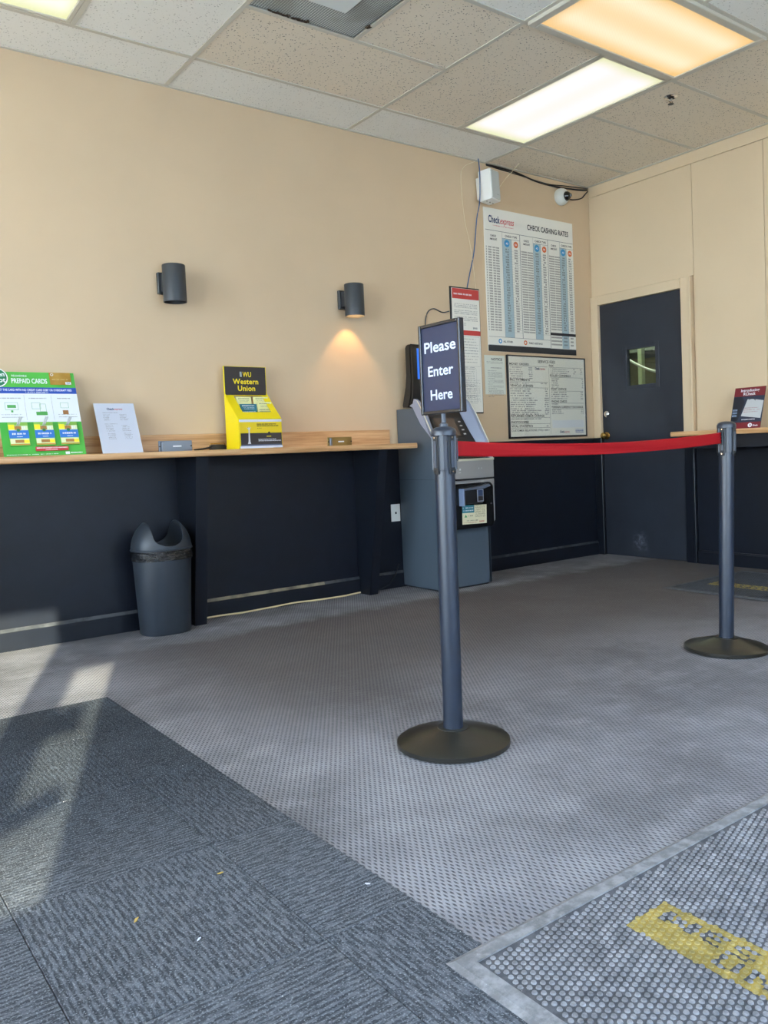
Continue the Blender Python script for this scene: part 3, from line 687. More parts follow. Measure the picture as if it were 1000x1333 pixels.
MB().prism([(-1.925, .665), (-1.73, .68), (-1.69, .69), (-1.675, .675), (-1.74, .660), (-1.915, .655)], 'y', -.505, -.466).obj('hood_lip', mat('hood_grey', '5c6472', .3), hood)
MB().box(-1.925, -1.912, -.512, -.466, .555, .668, .002, 1).obj('hood_cheek', mat('hood_blue', '7484a0', .3), hood)
MB().box(-1.79, -1.735, -.4975, -.494, .575, .655, .002, 1).obj('slot_frame', mat('slot_grey', '8a90a0', .35), hood)
MB().box(-1.785, -1.742, -.499, -.497, .582, .612).obj('slot', INK, hood)
MB().box(-1.785, -1.742, -.499, -.497, .613, .652).obj('slot_window', mat('slot_blue', '3d4c68', .2), hood)
MB().lathe([(.007, 0), (.007, .004)], n=12, M=Matrix.Translation((-1.643, -.468, .555)) @ Matrix.Rotation(R(90), 4, 'X')).obj('lock', CHROME, t)
SF = backwall(-1.905, .432, -.468) @ Matrix.Rotation(R(-1.5), 4, 'Z')
ST = thing('bank_sticker', 'cream and teal notice sticker on the black dispenser panel', 'sticker', (-1.82, -.469, .432))
rects('sheet', [(0, 0, .215, .125)], mat('cream_sticker', 'd9d2b0', .6), ST, SF)
rects('teal_block', [(.0, .075, .105, .125)], mat('teal_ink', '2d7582', .6), ST, SF, z=.001)
rr = random.Random(21); L = []
for k in range(2): L += scribble(.006, .104-.018*k, .10, .008, rr)
rects('white_text', L, PAPERW, ST, SF, z=.0014)
L = []
for k in range(9): L += scribble(.112, .115-.0088*k, .205, .004, rr)
L += scribble(.05, .050, .095, .009, rr)+scribble(.04, .020, .14, .007, rr)
rects('small_text', L, INK, ST, SF, z=.0014)
MB().prism([(.018, .046), (.03, .064), (.042, .046)], 'z', .001, .0016).obj('tree_mark', mat('leaf_green', '2f8a48', .6), ST, M=SF)
rects('red_text', scribble(.01, .008, .13, .005, rr)+scribble(.15, .008, .2, .012, rr), mat('red_small', 'b0504a', .6), ST, SF, z=.0014)
# decals on the band
BF = backwall(-1.95, .79, -.471)
lettering([('POWERED BY', .07, .016, .006, .055)], mat('pale_ink', 'c8c8c8', .6), t, BF) if False else None
rects('brand_strip', scribble(.03, -.02, .13, .006, random.Random(2), 1, .1)+[(.035, -.002, .095, .010)]+scribble(.15, .0, .235, .010, random.Random(4), .8, .4), mat('pale_ink', 'c8c8c8', .6), t, BF, z=-.0002+.0)
# cable loop on top
tag(MB().tube([(-1.72, -.16, 1.285), (-1.705, -.17, 1.325), (-1.69, -.18, 1.335), (-1.668, -.19, 1.31), (-1.655, -.2, 1.27), (-1.652, -.21, 1.262)], .006, 8).obj('cable_loop', BLACK), 'black cable looping over the right shoulder of the cash machine', 'cable')
# monitor on top
t = thing('advert_monitor', 'black flat monitor standing on top of the cash machine', 'monitor', (-1.86, -.12, 1.214))
MONI = mat('black_monitor_shell', '1c1b1a', .4)
MB().prism([(-.050, 1.225), (-.045, 1.24), (-.085, 1.36), (-.098, 1.44), (-.098, 1.62), (-.106, 1.635), (-.128, 1.642), (-.145, 1.642), (-.145, 1.40), (-.135, 1.30), (-.105, 1.222)], 'x', -2.035, -1.685).obj('shell', MONI, t, smooth=30)
MB().prism([(-.149, 1.646), (-.168, 1.640), (-.168, 1.40), (-.156, 1.29), (-.124, 1.218), (-.107, 1.222), (-.137, 1.30), (-.149, 1.40)], 'x', -2.03, -1.69).obj('bezel', MONI, t, smooth=30)
MB().box(-1.992, -1.705, -.1705, -.168, 1.41, 1.615).obj('display', mat('blue_display', '0a2a70', .3, emis='2a6ad0', estr=.9), t)
MB().box(-1.95, -1.77, -.16, -.05, 1.2135, 1.24, .005, 2).obj('foot', MONI, t)

# ------------------------------------------------------------------ stanchions
def stanchion(label, loc, lean, faces, scale=1):
    t = thing('barrier_post', label, 'barrier post', loc, lean, 'black barrier posts') ; del t['group']
    MB().lathe([(.172, 0), (.178, .003), (.178, .016), (.172, .020), (.12, .034), (.062, .050), (.05, .053), (.05, .055), (.034, .055)], n=64).obj('base', BASEM, t, True, smooth=30)
    MB().lathe([(.0315, .05), (.0315, .9), (.0315, .91)], n=40).obj('pole', POLE, t, True, smooth=40)
    MB().lathe([(.034, .862), (.0345, .866), (.0345, .968), (.040, .972), (.040, .984), (.036, .992), (.024, .998), (.010, 1.0)], n=40).obj('head', POLE, t, True, smooth=40)
    for k in range(4):
        M = Matrix.Rotation(faces+math.pi/2*k, 4, 'Z')
        sl_ = MB().box(.033, .0375, -.0115, .0115, .852, .972, .0015, 1).obj('slot_plate', BLACKM, t, True, M=M)
        MB().box(.0375, .0405, -.0065, .0065, .872, .955, .002, 1).obj('belt_clip', CLIP, sl_, True, M=M)
        for z in (.860, .965):
            MB().lathe([(.0028, 0), (.0028, .002)], n=8, M=M @ Matrix.Translation((.0375, 0, z)) @ Matrix.Rotation(R(90), 4, 'Y')).obj('screw', CHROME, sl_, True)
        # raised web between the slots
        M2 = Matrix.Rotation(faces+math.pi/4+math.pi/2*k, 4, 'Z')
        MB().prism([(.030, -.0135), (.0375, -.011), (.039, 0), (.0375, .011), (.030, .0135)], 'z', .866, .972).obj('head_web', POLE, t, True, M=M2)
    return t
POLE = mat('satin_black_post', '172131', .36, spec=.8, bump=.015, bscale=80, vcol='1b2637', vscale=14)
BASEM = mat('cast_black_base', '1f1e19', .30, spec=.7, bump=.12, bscale=90)
CLIP = mat('grey_clip', '454c58', .35)
P1 = Vector((-3.806, -2.597, .0005)); P2 = Vector((-2.185, -2.54, .0005))
PT1 = P1+Vector((.008, -.001, .93)); PT2 = P2+Vector((.020, -.012, .925))
bd = (PT2-PT1).normalized()
stanchion('black barrier post carrying the please-enter sign', P1, (R(.1), R(.45), 0), math.atan2(bd.y, bd.x))
stanchion('black barrier post at the right with no sign', P2, (R(.8), R(1.15), 0), math.atan2(bd.y, bd.x))
# belt
t = thing('barrier_belt', 'red retractable belt stretched between the two black posts', 'belt', (PT1+PT2)/2)
b = MB(); a0 = PT1+bd*.052; a1 = PT2-bd*.040; N = 60; side = Vector((bd.y, -bd.x, 0)).normalized(); g = []
for k in range(N+1):
    u = k/N; c = a0.lerp(a1, u); c.z += -.022*4*u*(1-u)+.004*u; row = []
    for q in range(9):
        v = q/8-.5; off = .0035*math.sin(u*11+v*5)*math.sin(math.pi*u)+.0025*math.sin(v*22+u*4+3*math.sin(u*3))*min(1, 5*u)
        row.append(b.bm.verts.new(c+side*off+Vector((0, 0, v*(.048-.006*math.sin(math.pi*u))))))
    g.append(row)
for k in range(N):
    for q in range(8): b.bm.faces.new([g[k][q], g[k+1][q], g[k+1][q+1], g[k][q+1]])
o = b.obj('webbing', mat('red_webbing', '9c0d15', .7, spec=.25, bump=.2, bscale=400, stretch=(1, 1, 8)), t, smooth=True); md = o.modifiers.new('t', 'SOLIDIFY'); md.thickness = .0012; md.offset = 0
MB().box(-.012, .006, -.006, .006, -.040, .034, .002, 1).obj('belt_end', CLIP, t, M=Matrix.Translation(PT1+bd*.048) @ Matrix.Rotation(math.atan2(bd.y, bd.x), 4, 'Z'))
MB().box(-.004, .004, -.007, .007, -.028, .030, .002, 1).obj('belt_end', BLACKM, t, M=Matrix.Translation(PT2-bd*.040) @ Matrix.Rotation(math.atan2(bd.y, bd.x), 4, 'Z'))
# sign
sx, sy = -3.799, -2.602
t = thing('post_sign', 'black framed PLEASE ENTER HERE sign on top of the nearer post', 'sign', (sx, sy, 1.0))
SIGNM = mat('sign_frame_black', '171a22', .25, spec=.7)
MB().lathe([(.013, .998), (.013, 1.008), (.0075, 1.012), (.0075, 1.045)], (sx, sy, 0), 16).obj('stem', CLIP, t, smooth=30)
y0, y1, z0, z1 = -2.702, -2.502, 1.04, 1.322; fr = .011
b = MB()
for q in ((y0, y0+fr, z0, z1), (y1-fr, y1, z0, z1), (y0+fr, y1-fr, z0, z0+fr), (y0+fr, y1-fr, z1-fr, z1)): b.box(sx-.010, sx+.010, *q, .0025, 2)
b.obj('frame', SIGNM, t)
sp_ = MB().box(sx-.004, sx+.006, y0+fr, y1-fr, z0+fr, z1-fr).obj('sign_panel', mat('sign_face_black', '1d2a4a', .42, spec=.5), t)
SFm = frame((sx-.004, (y0+y1)/2, z0), (0, -1, 0), (0, 0, 1))
SW = mat('sign_white', 'c9d4ea', .6)
lettering([('Please', 0, .193, .034, .152, 'C', .75), ('Enter', 0, .119, .032, .122, 'C', .75), ('Here', 0, .045, .032, .106, 'C', .75)], SW, sp_, SFm)

# ------------------------------------------------------------------ sconces
def sconce(label, x, lit):
    t = thing('wall_sconce', label, 'wall lamp', (x, -.11, 1.90))
    SC = mat('slate_sconce_metal', '3d4146', .4, .2, bump=.03)
    MB().box(x-.060, x+.060, -.026, -.0005, 1.865, 1.985, .003, 1).obj('back_plate', SC, t)
    MB().box(x-.045, x+.045, -.075, -.022, 1.875, 1.975, .003, 1).obj('arm', SC, t)
    MB().lathe([(.061, 1.808), (.063, 1.808), (.063, 2.008), (.061, 2.012), (.0, 2.012)], (x, -.11, 0), 48, caps=False).lathe([(.061, 1.808), (.060, 1.99), (0, 1.99)], (x, -.11, 0), 48, caps=False).obj('shade', SC, t, smooth=40)
    MB().lathe([(.018, 1.985), (.018, 1.958)], (x, -.11, 0), 16).obj('socket', WHITE, t)
    bm_ = mat('lit_bulb', 'ffffff', .5, emis='ffb060', estr=6) if lit else mat('unlit_bulb', 'd8d0c0', .3)
    MB().sphere((x, -.11, 1.935), .022, 16).obj('bulb', bm_, t, smooth=True)
    if lit:
        l = bpy.data.lights.new('sconce_bulb', 'POINT'); l.energy = 7; l.color = (1, .55, .2); l.shadow_soft_size = .012
        lo = bpy.data.objects.new('sconce_bulb', l); COL.objects.link(lo); lo.location = (x, -.11, 1.905)
sconce('dark cylinder wall lamp, unlit, the left one above the bin', -3.633, False)
sconce('dark cylinder wall lamp glowing orange downward, the right one', -2.437, True)

# ------------------------------------------------------------------ posters
rr = random.Random(11)
t = thing('rates_poster', 'large white CHECK CASHING RATES chart on the wall under the camera', 'poster', (-.70, -.004, 2.17))
X0, X1, Z0, Z1 = -1.185, -.213, 1.650, 2.712; w, h = X1-X0, Z1-Z0; F = backwall(X0, Z0, -.006)
MB().box(X0, X1, -.006, -.001, Z0, Z1).obj('sheet', PAPER, t)
rects('bottom_strip', [(0, 0, w, .046)], mat('dark_strip', '2d2f33', .5), t, F)
C = [.0, .185, .285, .378, .525, .61, .695, .835, .915, 1.0]; C = [c*w for c in C]
top = h-.165; rows_y0 = .155; hdr = top-.13
rects('blue_columns', [(C[1], rows_y0-.045, C[2], top-.045), (C[4], rows_y0-.045, C[5], top-.045), (C[7], .05, C[8], top-.045)], mat('pale_blue_ink', 'a9bfc6', .6), t, F, z=.0007)
L = [(0.01, top, w-.005, top+.003)]
for k in (3, 6): L.append((C[k]-.002, .05 if k == 6 else .11, C[k]+.002, top))
for k in (1, 4, 7): L.append((C[k]-.001, rows_y0-.045, C[k]+.0005, top)); L.append((C[k], top-.046, C[k+2], top-.044))
for k in (2, 5, 8): L.append((C[k]-.0008, rows_y0-.045 if k < 8 else .05, C[k]+.0008, top-.045))
L += [(.01, .108, C[6], .110), (0.01, .0465, C[6], .048)]
rects('ruled_lines', L, mat('grey_rule', '4a5358', .7), t, F, z=.0011)
rects('black_band', [(C[6], .150, w, .172)], INK, t, F, z=.0012)
NR = 33; pit = (hdr-rows_y0+.02)/NR
L = []; L2 = []
for col in (0, 3, 6):
    for r_ in range(NR):
        zz = hdr-pit*r_
        if col == 6 and zz < .185: continue
        if col == 0 and zz < .125: continue
        xa = C[col]+.012
        for part in ((0, .010), (.022, .052), (.068, .09), (.100, .134)) if col == 0 else ((0, .058), (.066, .125)):
            x = xa+part[0]
            while x < xa+part[1]-.003:
                L.append((x, zz, x+.0052, zz+.0112)); x += .0088
        for cc, wd in ((col+1, .032), (col+2, .034)):
            x = (C[cc]+C[cc+1])/2-wd/2
            while x < (C[cc]+C[cc+1])/2+wd/2-.004:
                if rr.random() < .9: L.append((x, zz, x+.0056, zz+.0112))
                x += .009
        L2.append((C[col+1], zz-.006, C[col+3], zz-.005))
for r_ in range(3):
    zz = .128-.028*r_
    for xa, wd in ((C[6]+.01, .12), (C[7]+.018, .04), (C[8]+.02, .03)):
        x = xa
        while x < xa+wd: L.append((x, zz, x+.0055, zz+.013)); x += .0088
rects('rate_figures', L, mat('figure_ink', '6e6c68', .7), t, F, z=.0013)
rects('row_lines', L2, mat('thin_rule', '8d9a9c', .7), t, F, z=.001)
lettering([('Check', .045, h-.105, .052, .118, 'L', 1.3)], NAVY, t, F, z=.0012)
lettering([('express', .166, h-.105, .050, .145, 'L', .3, .35)], REDI, t, F, z=.0012)
lettering([('CHECK CASHING RATES', .465*w, h-.112, .040, .48*w, 'L', 1.0)], INK, t, F, z=.0012)
lettering([(s, (C[k]+C[k+1])/2, zz, .015, wd, 'C', 1) for k in (0, 3, 6) for s, zz, wd in (('CHECK', top-.045, .06), ('AMOUNT', top-.07, .075))]+[('CHECK TYPE', (C[k]+C[k+2])/2, top-.033, .016, .125, 'C', 1) for k in (1, 4, 7)], INK, t, F, z=.0012)
lettering([('ALL OTHER', .155, .070, .014, .10, 'L', 1), ('PUBLIC ASSISTANCE', .43, .070, .014, .15, 'L', 1)], INK, t, F, z=.0012)
lettering([('CURRENCY EXCHANGE', .10, h-.128, .007, .2)], REDI, t, F, z=.0012) if False else rects('tagline', scribble(.09, h-.128, .31, .006, rr), REDI, t, F, z=.0012)
BL = mat('blue_dot', '3a93c8', .6); OR = mat('orange_dot', 'd8703c', .6)
for k in (1, 4, 7):
    disc('blue_dot', (C[k]+C[k+1])/2, top-.080, .027, BL, t, F, z=.0015); disc('orange_dot', (C[k+1]+C[k+2])/2, top-.080, .024, OR, t, F, z=.0015)
    lettering([('AO', (C[k]+C[k+1])/2, top-.088, .016, .026, 'C', 1), ('PA', (C[k+1]+C[k+2])/2, top-.088, .015, .024, 'C', 1)], PAPERW, t, F, z=.0022)
disc('blue_dot', .125, .078, .018, BL, t, F, r0=.009); disc('orange_dot', .392, .078, .018, OR, t, F, r0=.009)

# framed red-headed notice
t = thing('framed_notice', 'tall narrow black-framed notice with red bands beside the rates chart', 'notice', (-1.40, -.006, 1.64))
X0, X1, Z0, Z1 = -1.545, -1.262, 1.185, 2.098; w, h = X1-X0, Z1-Z0
MB().box(X0, X1, -.012, -.001, Z0, Z1, .002, 1).obj('frame', BLACKM, t)
MB().box(X0+.012, X1-.006, -.0135, -.011, Z0+.009, Z1-.010).obj('sheet', PAPER, t); F = backwall(X0+.012, Z0+.009, -.0135); w -= .018; h -= .019
RB = mat('red_band', 'c4433f', .55)
rects('red_band', [(.004, h-.075, w-.003, h-.002), (0, h-.335, w, h-.300)], RB, t, F)
rects('heading', scribble(.02, h-.048, .20, .013, rr, 1, .3), PAPERW, t, F, z=.001)
L = []
for k in range(4):
    for q in range(3 if k < 3 else 2): L += scribble(.02, h-.115-.046*k-.012*q, w-.02 if k < 3 else .13, .0055, rr)
L += scribble(w-.07, h-.288, w-.02, .014, rr, 1, .1)
for k in range(9): L += scribble(.012, h-.365-.021*k, w-.02-.03*rr.random(), .006, rr)
for k in range(17): L += scribble(.012, h-.57-.016*k*.98, w-.07, .0055, rr, .7)
for k in range(14): L += scribble(.02, .075+.012*k, w-.10, .004, rr, .6)+scribble(w-.085, .075+.012*k, w-.02, .004, rr, .6)
rects('small_print', L, GINK, t, F, z=.001)
def outline(x0, y0, x1, y1, k=.001): return [(x0, y0, x1, y0+k), (x0, y1-k, x1, y1), (x0, y0, x0+k, y1), (x1-k, y0, x1, y1)]
rects('boxes', outline(.006, h-.56, w-.012, h-.345)+outline(.006, h-.70, w-.055, h-.575)+outline(.006, h-.77, w-.055, h-.705)+outline(.006, h-.83, w-.055, h-.775), GINK, t, F, z=.0012)
# paper notice
t = thing('paper_notice', 'small unframed white paper headed NOTICE between chart and fee board', 'notice', (-1.12, -.003, 1.47))
X0, Z0, w, h = -1.228, 1.327, .208, .292; F = backwall(X0, Z0, -.004)
MB().box(X0, X0+w, -.004, -.001, Z0, Z0+h).obj('sheet', mat('greenish_paper', 'd6dace', .6), t)
lettering([('NOTICE', w/2+.02, h-.038, .018, .11, 'C', 1)], INK, t, F)
L = scribble(.06, h-.098, .17, .008, rr, 1)
for k, (n_, bold) in enumerate(((1, 1), (5, 0), (1, 1), (3, 0), (1, 1), (2, 0), (1, 1), (5, 0), (1, 0))):
    pass
zz = h-.052
for k in range(2): L += scribble(.02, zz-.010*k, w-.02, .0045, rr)
zz = h-.118
for n_, wd in ((1, .09), (5, .15), (1, .07), (3, .16), (1, .05), (2, .16), (1, .09), (5, .16), (1, .06)):
    for q in range(n_): L += scribble(.028, zz, .028+wd, .0055 if n_ == 1 else .0042, rr); zz -= .0085
    zz -= .004
rects('small_print', L, GINK, t, F, z=.001)

# fee board
t = thing('fee_board', 'framed SERVICE FEES board beside the door, behind clear acrylic', 'sign', (-.56, -.008, 1.30))
X0, X1, Z0, Z1 = -1.008, -.122, .990, 1.628; w, h = X1-X0, Z1-Z0
b = MB()
for q in ((X0, X0+.012, Z0, Z1), (X1-.010, X1, Z0, Z1), (X0, X1, Z0, Z0+.014), (X0, X1, Z1-.009, Z1)): b.box(q[0], q[1], -.020, -.001, q[2], q[3], .002, 1)
b.obj('frame', BLACKM, t)
MB().box(X0+.01, X1-.008, -.012, -.001, Z0+.012, Z1-.008).obj('sheet', mat('fee_board_paper', 'efede2', .5), t); F = backwall(X0, Z0, -.012)
HD = [('SERVICE FEES', .49*w, h-.052, .022, .22*w, 'C', .4), ('MONEY ORDERS', .03*w, h-.075, .017, .235*w, 'L', .8), ('FAX', .52*w, h-.078, .017, .06*w, 'L', .8),
      ('BILL PAYMENTS', .03*w, h-.195, .017, .24*w, 'L', .8), ('VEHICLE LICENSES', .03*w, h-.240, .017, .28*w, 'L', .8), ('ROLLED COINS/BILLS', .53*w, h-.155, .017, .27*w, 'L', .8),
      ('POST OFFICE', .54*w, h-.262, .017, .2*w, 'L', .8), ('PHONE CARDS', .54*w, h-.360, .017, .2*w, 'L', .8), ('FOREIGN CURRENCY EXCHANGE', .54*w, h-.405, .017, .42*w, 'L', .8),
      ('RETURNED CHECK CHARGE', .03*w, h-.473, .017, .41*w, 'L', .8), ('PHOTOCOPIES', .03*w, h-.521, .017, .21*w, 'L', .8), ('VITAL STATISTICS', .03*w, h-.552, .017, .26*w, 'L', .8),
      ('CUSTOMER RELATIONS (773)', .03*w, h-.585, .016, .38*w, 'L', .3)]
lettering(HD, INK, t, F)
L = []; Rl = []
def blk(x, z, n, wd, px=None, pw=.045, step=.0165):
    for q in range(n):
        L.extend(scribble(x*w, z-step*q, (x+wd*rr.uniform(.75, 1))*w, .0095, rr, .75, .25))
        if px: L.extend(scribble(px*w, z-step*q, px*w+pw, .0095, rr, .8, .1))
blk(.03, h-.098, 6, .17, .26); blk(.03, h-.218, 1, .28, .41, .07); blk(.03, h-.262, 2, .30, .46, .035); blk(.03, h-.297, 2, .26, .46, .035); blk(.03, h-.333, 5, .34, .45, .05)
blk(.03, h-.415, 4, .38, .45, .05, .014); blk(.03, h-.494, 1, .42)
blk(.54, h-.100, 3, .27, .84, .035); blk(.93, h-.100, 3, .0, .93, .03); blk(.54, h-.178, 5, .11, .95, .02); blk(.54, h-.285, 4, .24, .93, .035); blk(.54, h-.378, 1, .1); blk(.54, h-.425, 3, .16, .93, .03, .014)
L += scribble(.47*w, h-.521, .495*w, .012, rr)+scribble(.45*w, h-.552, .495*w, .012, rr)+scribble(.42*w, h-.585, .505*w, .012, rr)
for z, a, c in ((h-.082, .03, .50), (h-.203, .03, .50), (h-.248, .03, .50), (h-.480, .03, .51), (h-.528, .03, .51), (h-.559, .03, .51), (h-.084, .52, .97), (h-.162, .53, .97), (h-.270, .54, .97), (h-.367, .54, .97), (h-.412, .54, .97)): Rl.append((a*w, z, c*w, z+.0018))
Rl.append((.515*w, .03, .517*w, h-.09))
rects('small_print', L, GINK, t, F, z=.001); rects('ruled_lines', Rl, INK, t, F, z=.001)
rects('blank_label', [(.54*w, .075, .965*w, .135)], mat('pale_label', 'e6e8ea', .5), t, F, z=.001)
for cx_, cz_, s_ in ((.34, h-.105, 1), (.635, .035, 1)):
    lettering([('Check', cx_*w, cz_, .018, .052, 'L', 1.5)], NAVY, t, F, z=.0013); lettering([('express', cx_*w+.054, cz_, .017, .06, 'L', .2, .35)], REDI, t, F, z=.0013)
rects('blue_logo', [(.845*w, .032, .955*w, .036)]+scribble(.845*w, .040, .955*w, .014, rr, 1, .05)+[(.845*w, .058, .955*w, .061)], mat('blue_mark', '3b5aa0', .6), t, F, z=.0012)
MB().box(X0+.012, X1-.010, -.0175, -.0155, Z0+.014, Z1-.009).obj('acrylic_cover', PLEXI, t)

# speaker, camera, cables
t = thing('wall_speaker', 'white box loudspeaker mounted high on the wall left of the camera', 'speaker', (-1.19, -.08, 2.82))
Ms = Matrix.Translation((-1.215, -.02, 2.825)) @ Matrix.Rotation(R(-3), 4, 'X') @ Matrix.Rotation(R(14), 4, 'Z')
MB().box(-.062, .062, -.125, -.02, -.110, .112, .008, 3).obj('cabinet', WHITE, t, M=Ms, smooth=40)
MB().box(-.052, .052, -.130, -.124, -.100, .102, .006, 2).obj('grille', mat('grey_speaker_cloth', 'c3c6c2', .8, bump=.4, bscale=900), t, M=Ms)
MB().box(-.03, .03, -.02, .02, -.08, .08, .002, 1).obj('wall_mount', WHITE, t, M=Ms)
rects('maker_mark', scribble(.005, -.07, .038, .005, rr, 1, .1), GINK, t, Ms @ frame((0, -.1305, 0), (1, 0, 0), (0, 0, 1)))
for xx in (-.04, 0, .04): MB().sphere((xx, -.07, -.111), .004, 8).obj('foot_screw', INK, t, M=Ms)
t = thing('dome_camera', 'white dome security camera on the wall in the ceiling corner', 'camera', (-.345, -.03, 2.905))
Mc = Matrix.Translation((-.345, -.001, 2.905)) @ Matrix.Rotation(R(90), 4, 'X')
MB().lathe([(.064, 0), (.066, .006), (.066, .03), (.058, .048), (.044, .060), (.034, .064)], n=40, M=Mc).obj('housing', CREAM, t, smooth=35)
Mc2 = Mc @ Matrix.Translation((.010, -.004, .052)) @ Matrix.Rotation(R(12), 4, 'Y')
MB().lathe([(.036, 0), (.037, .010), (.033, .026), (.022, .040), (.008, .046)], n=32, M=Mc2).obj('dome', mat('smoked_dome', '0c0c10', .05, spec=1), t, smooth=True)
MB().lathe([(.012, .044), (.012, .052), (.009, .053)], n=20, M=Mc2).obj('lens', mat('lens_glass', '7c8898', .1, .5), t, smooth=30)
def cable(label, pts, r, m, name='wall_cable'):
    # Catmull-Rom through pts
    P = [Vector(p) for p in pts]; out = []
    for i in range(len(P)-1):
        p0 = P[max(0, i-1)]; p1 = P[i]; p2 = P[i+1]; p3 = P[min(len(P)-1, i+2)]
        for k in range(8):
            u = k/8; out.append(.5*((2*p1)+(-p0+p2)*u+(2*p0-5*p1+4*p2-p3)*u*u+(-p0+3*p1-3*p2+p3)*u**3))
    out.append(P[-1]); return tag(MB().tube(out, r, 6).obj(name, m, smooth=True), label, 'cable')
BLC = mat('blue_cable', '4a6690', .5); CRC = mat('cream_wire', 'e8dab8', .6)
cable('blue network cable running down past the speaker to the framed notice', [(-1.262, -.055, 3.030), (-1.272, -.075, 2.93), (-1.290, -.085, 2.72), (-1.285, -.04, 2.60), (-1.295, -.008, 2.37), (-1.345, -.006, 2.20), (-1.375, -.006, 2.10)], .0042, BLC)
cable('thin cream wire looping down the wall left of the speaker', [(-1.25, -.004, 3.028), (-1.36, -.006, 2.97), (-1.395, -.006, 2.88), (-1.375, -.006, 2.60), (-1.33, -.006, 2.42), (-1.305, -.006, 2.25), (-1.29, -.006, 2.10)], .0022, CRC)
cable('short cream wire from the ceiling to the speaker back', [(-.93, -.14, 3.031), (-.94, -.08, 2.99), (-.98, -.03, 2.93), (-1.07, -.03, 2.83), (-1.12, -.03, 2.80)], .0022, CRC)
cable('black cable sagging along the ceiling edge behind the dome camera', [(-1.14, -.006, 3.026), (-.85, -.008, 3.018), (-.62, -.010, 2.985), (-.42, -.010, 2.978), (-.27, -.010, 2.985), (-.13, -.010, 2.995), (-.02, -.010, 3.01)], .006, BLACK)
cable('second black cable tucked under the ceiling edge to the corner', [(-1.14, -.006, 3.02), (-.8, -.006, 3.004), (-.5, -.012, 2.985), (-.3, -.012, 3.0), (-.02, -.012, 3.022)], .004, BLACK)
cable('short black camera lead hooked into the room corner', [(-.29, -.02, 2.90), (-.2, -.012, 2.905), (-.10, -.010, 2.93), (-.06, -.010, 2.96), (-.015, -.010, 3.0)], .005, BLACK)
cable('dark wavy cord on the wall from framed notice to cash machine monitor', [(-1.555, -.008, 1.918), (-1.62, -.008, 1.905), (-1.70, -.008, 1.925), (-1.76, -.01, 1.89), (-1.79, -.02, 1.80), (-1.80, -.06, 1.70), (-1.81, -.085, 1.62)], .0045, mat('grey_cord', '4a4e52', .5))

# ------------------------------------------------------------------ displays on the counter
# green prepaid-card display
t = thing('card_display', 'green and white prepaid-cards counter display board with hooks', 'display stand', (-4.38, -.18, CT))
wid, hei = .385, .452; Fg = frame((-4.572, -.205, CT+.001), (1, 0, 0), (0, .33, .944))
GRN = mat('bright_green_print', '3fa63c', .45, vcol='55b948', vscale=3)
MB().box(0, wid, 0, hei, -.006, 0).obj('board', GRN, t, M=Fg)
MB().prism([(-.205, CT+.001), (-.04, CT+.001), (-.05, CT+.40)], 'x', -4.40, -4.36).obj('easel_back', mat('cardboard_white', 'd8d4c8', .7), t)
rects('blue_band', [(0, .334, wid, .368)], mat('royal_blue_print', '1f4aa8', .45), t, Fg)
rects('white_panel', [(0, .180, wid, .334)], mat('white_print', 'dfe4ea', .5), t, Fg)
lettering([('RELOADABLE', .085, .426, .010, .07, 'L', .5), ('PREPAID CARDS', .081, .390, .027, .168, 'L', .8), ('GET THE CARD WITH NO CREDIT CARD DEBT OR OVERDRAFT FEES', .012, .348, .0115, .35, 'L', .7)], PAPERW, t, Fg)
rects('fine_print', scribble(.14, .338, .25, .005, rr)+scribble(.012, .006, .25, .004, rr), PAPERW, t, Fg, z=.001)
rects('web_mark', scribble(.31, .008, .37, .007, rr, 1, .1)+[(.285, .004, .305, .018)], PAPERW, t, Fg, z=.001)
L = scribble(.0, .305, .115, .006, rr, 1)+scribble(.150, .305, .235, .006, rr, 1)+scribble(.285, .305, .35, .006, rr, 1)
for a, c in ((.015, .115), (.28, .37)): L += scribble(a, .218, c, .004, rr)+scribble(a, .204, c, .004, rr, 1)
rects('panel_text', L, GINK, t, Fg, z=.001); rects('dividers', [(.128, .19, .1288, .325), (.256, .19, .2568, .325)], GINK, t, Fg, z=.001)
ic = mat('icon_green', '4fa050', .5)
rects('icons', outline(.035, .245, .095, .285, .0015)+[(.045, .256, .085, .272), (.06, .232, .07, .243)]+outline(.158, .25, .20, .285, .0015)+outline(.195, .235, .225, .278, .0015)+[(.175, .216, .228, .235)]+outline(.295, .255, .335, .285, .0015), ic, t, Fg, z=.001)
rects('brown_icon', [(.303, .220, .33, .243)], mat('card_brown', '9a6c40', .5), t, Fg, z=.001)
disc('logo_disc', .014, .418, .052, PAPERW, t, Fg, z=.004, sx=1); disc('logo_disc', .014, .418, .047, mat('dark_green_disc', '1f7a50', .45), t, Fg, z=.005)
lettering([('Green', .052, .424, .024, .082, 'R', 1), ('Dot', .054, .392, .026, .058, 'R', 1)], PAPERW, t, Fg, z=.006)
GOLD = mat('gold_card', 'b08638', .3, .35, vcol='c9a050', vscale=12)
MB().box(.262, .366, .382, .450, .004, .006, .001, 1).obj('gold_card', GOLD, t, M=Fg)
rects('card_mark', [(.336, .384, .363, .397)], PAPERW, t, Fg, z=.0068); disc('card_ring', .275, .438, .007, PAPERW, t, Fg, z=.0068, r0=.005)
rects('card_digits', scribble(.272, .408, .353, .006, rr, 1, .6), mat('gold_pale', 'd8c080', .4), t, Fg, z=.0068)
lettering([('VISA', .3495, .387, .007, .02, 'C', 1)], NAVY, t, Fg, z=.0074)
MB().box(.145, .300, .022, .045, .008, .010, .001, 1).obj('red_label', mat('red_label', 'c23a3c', .45), t, M=Fg)
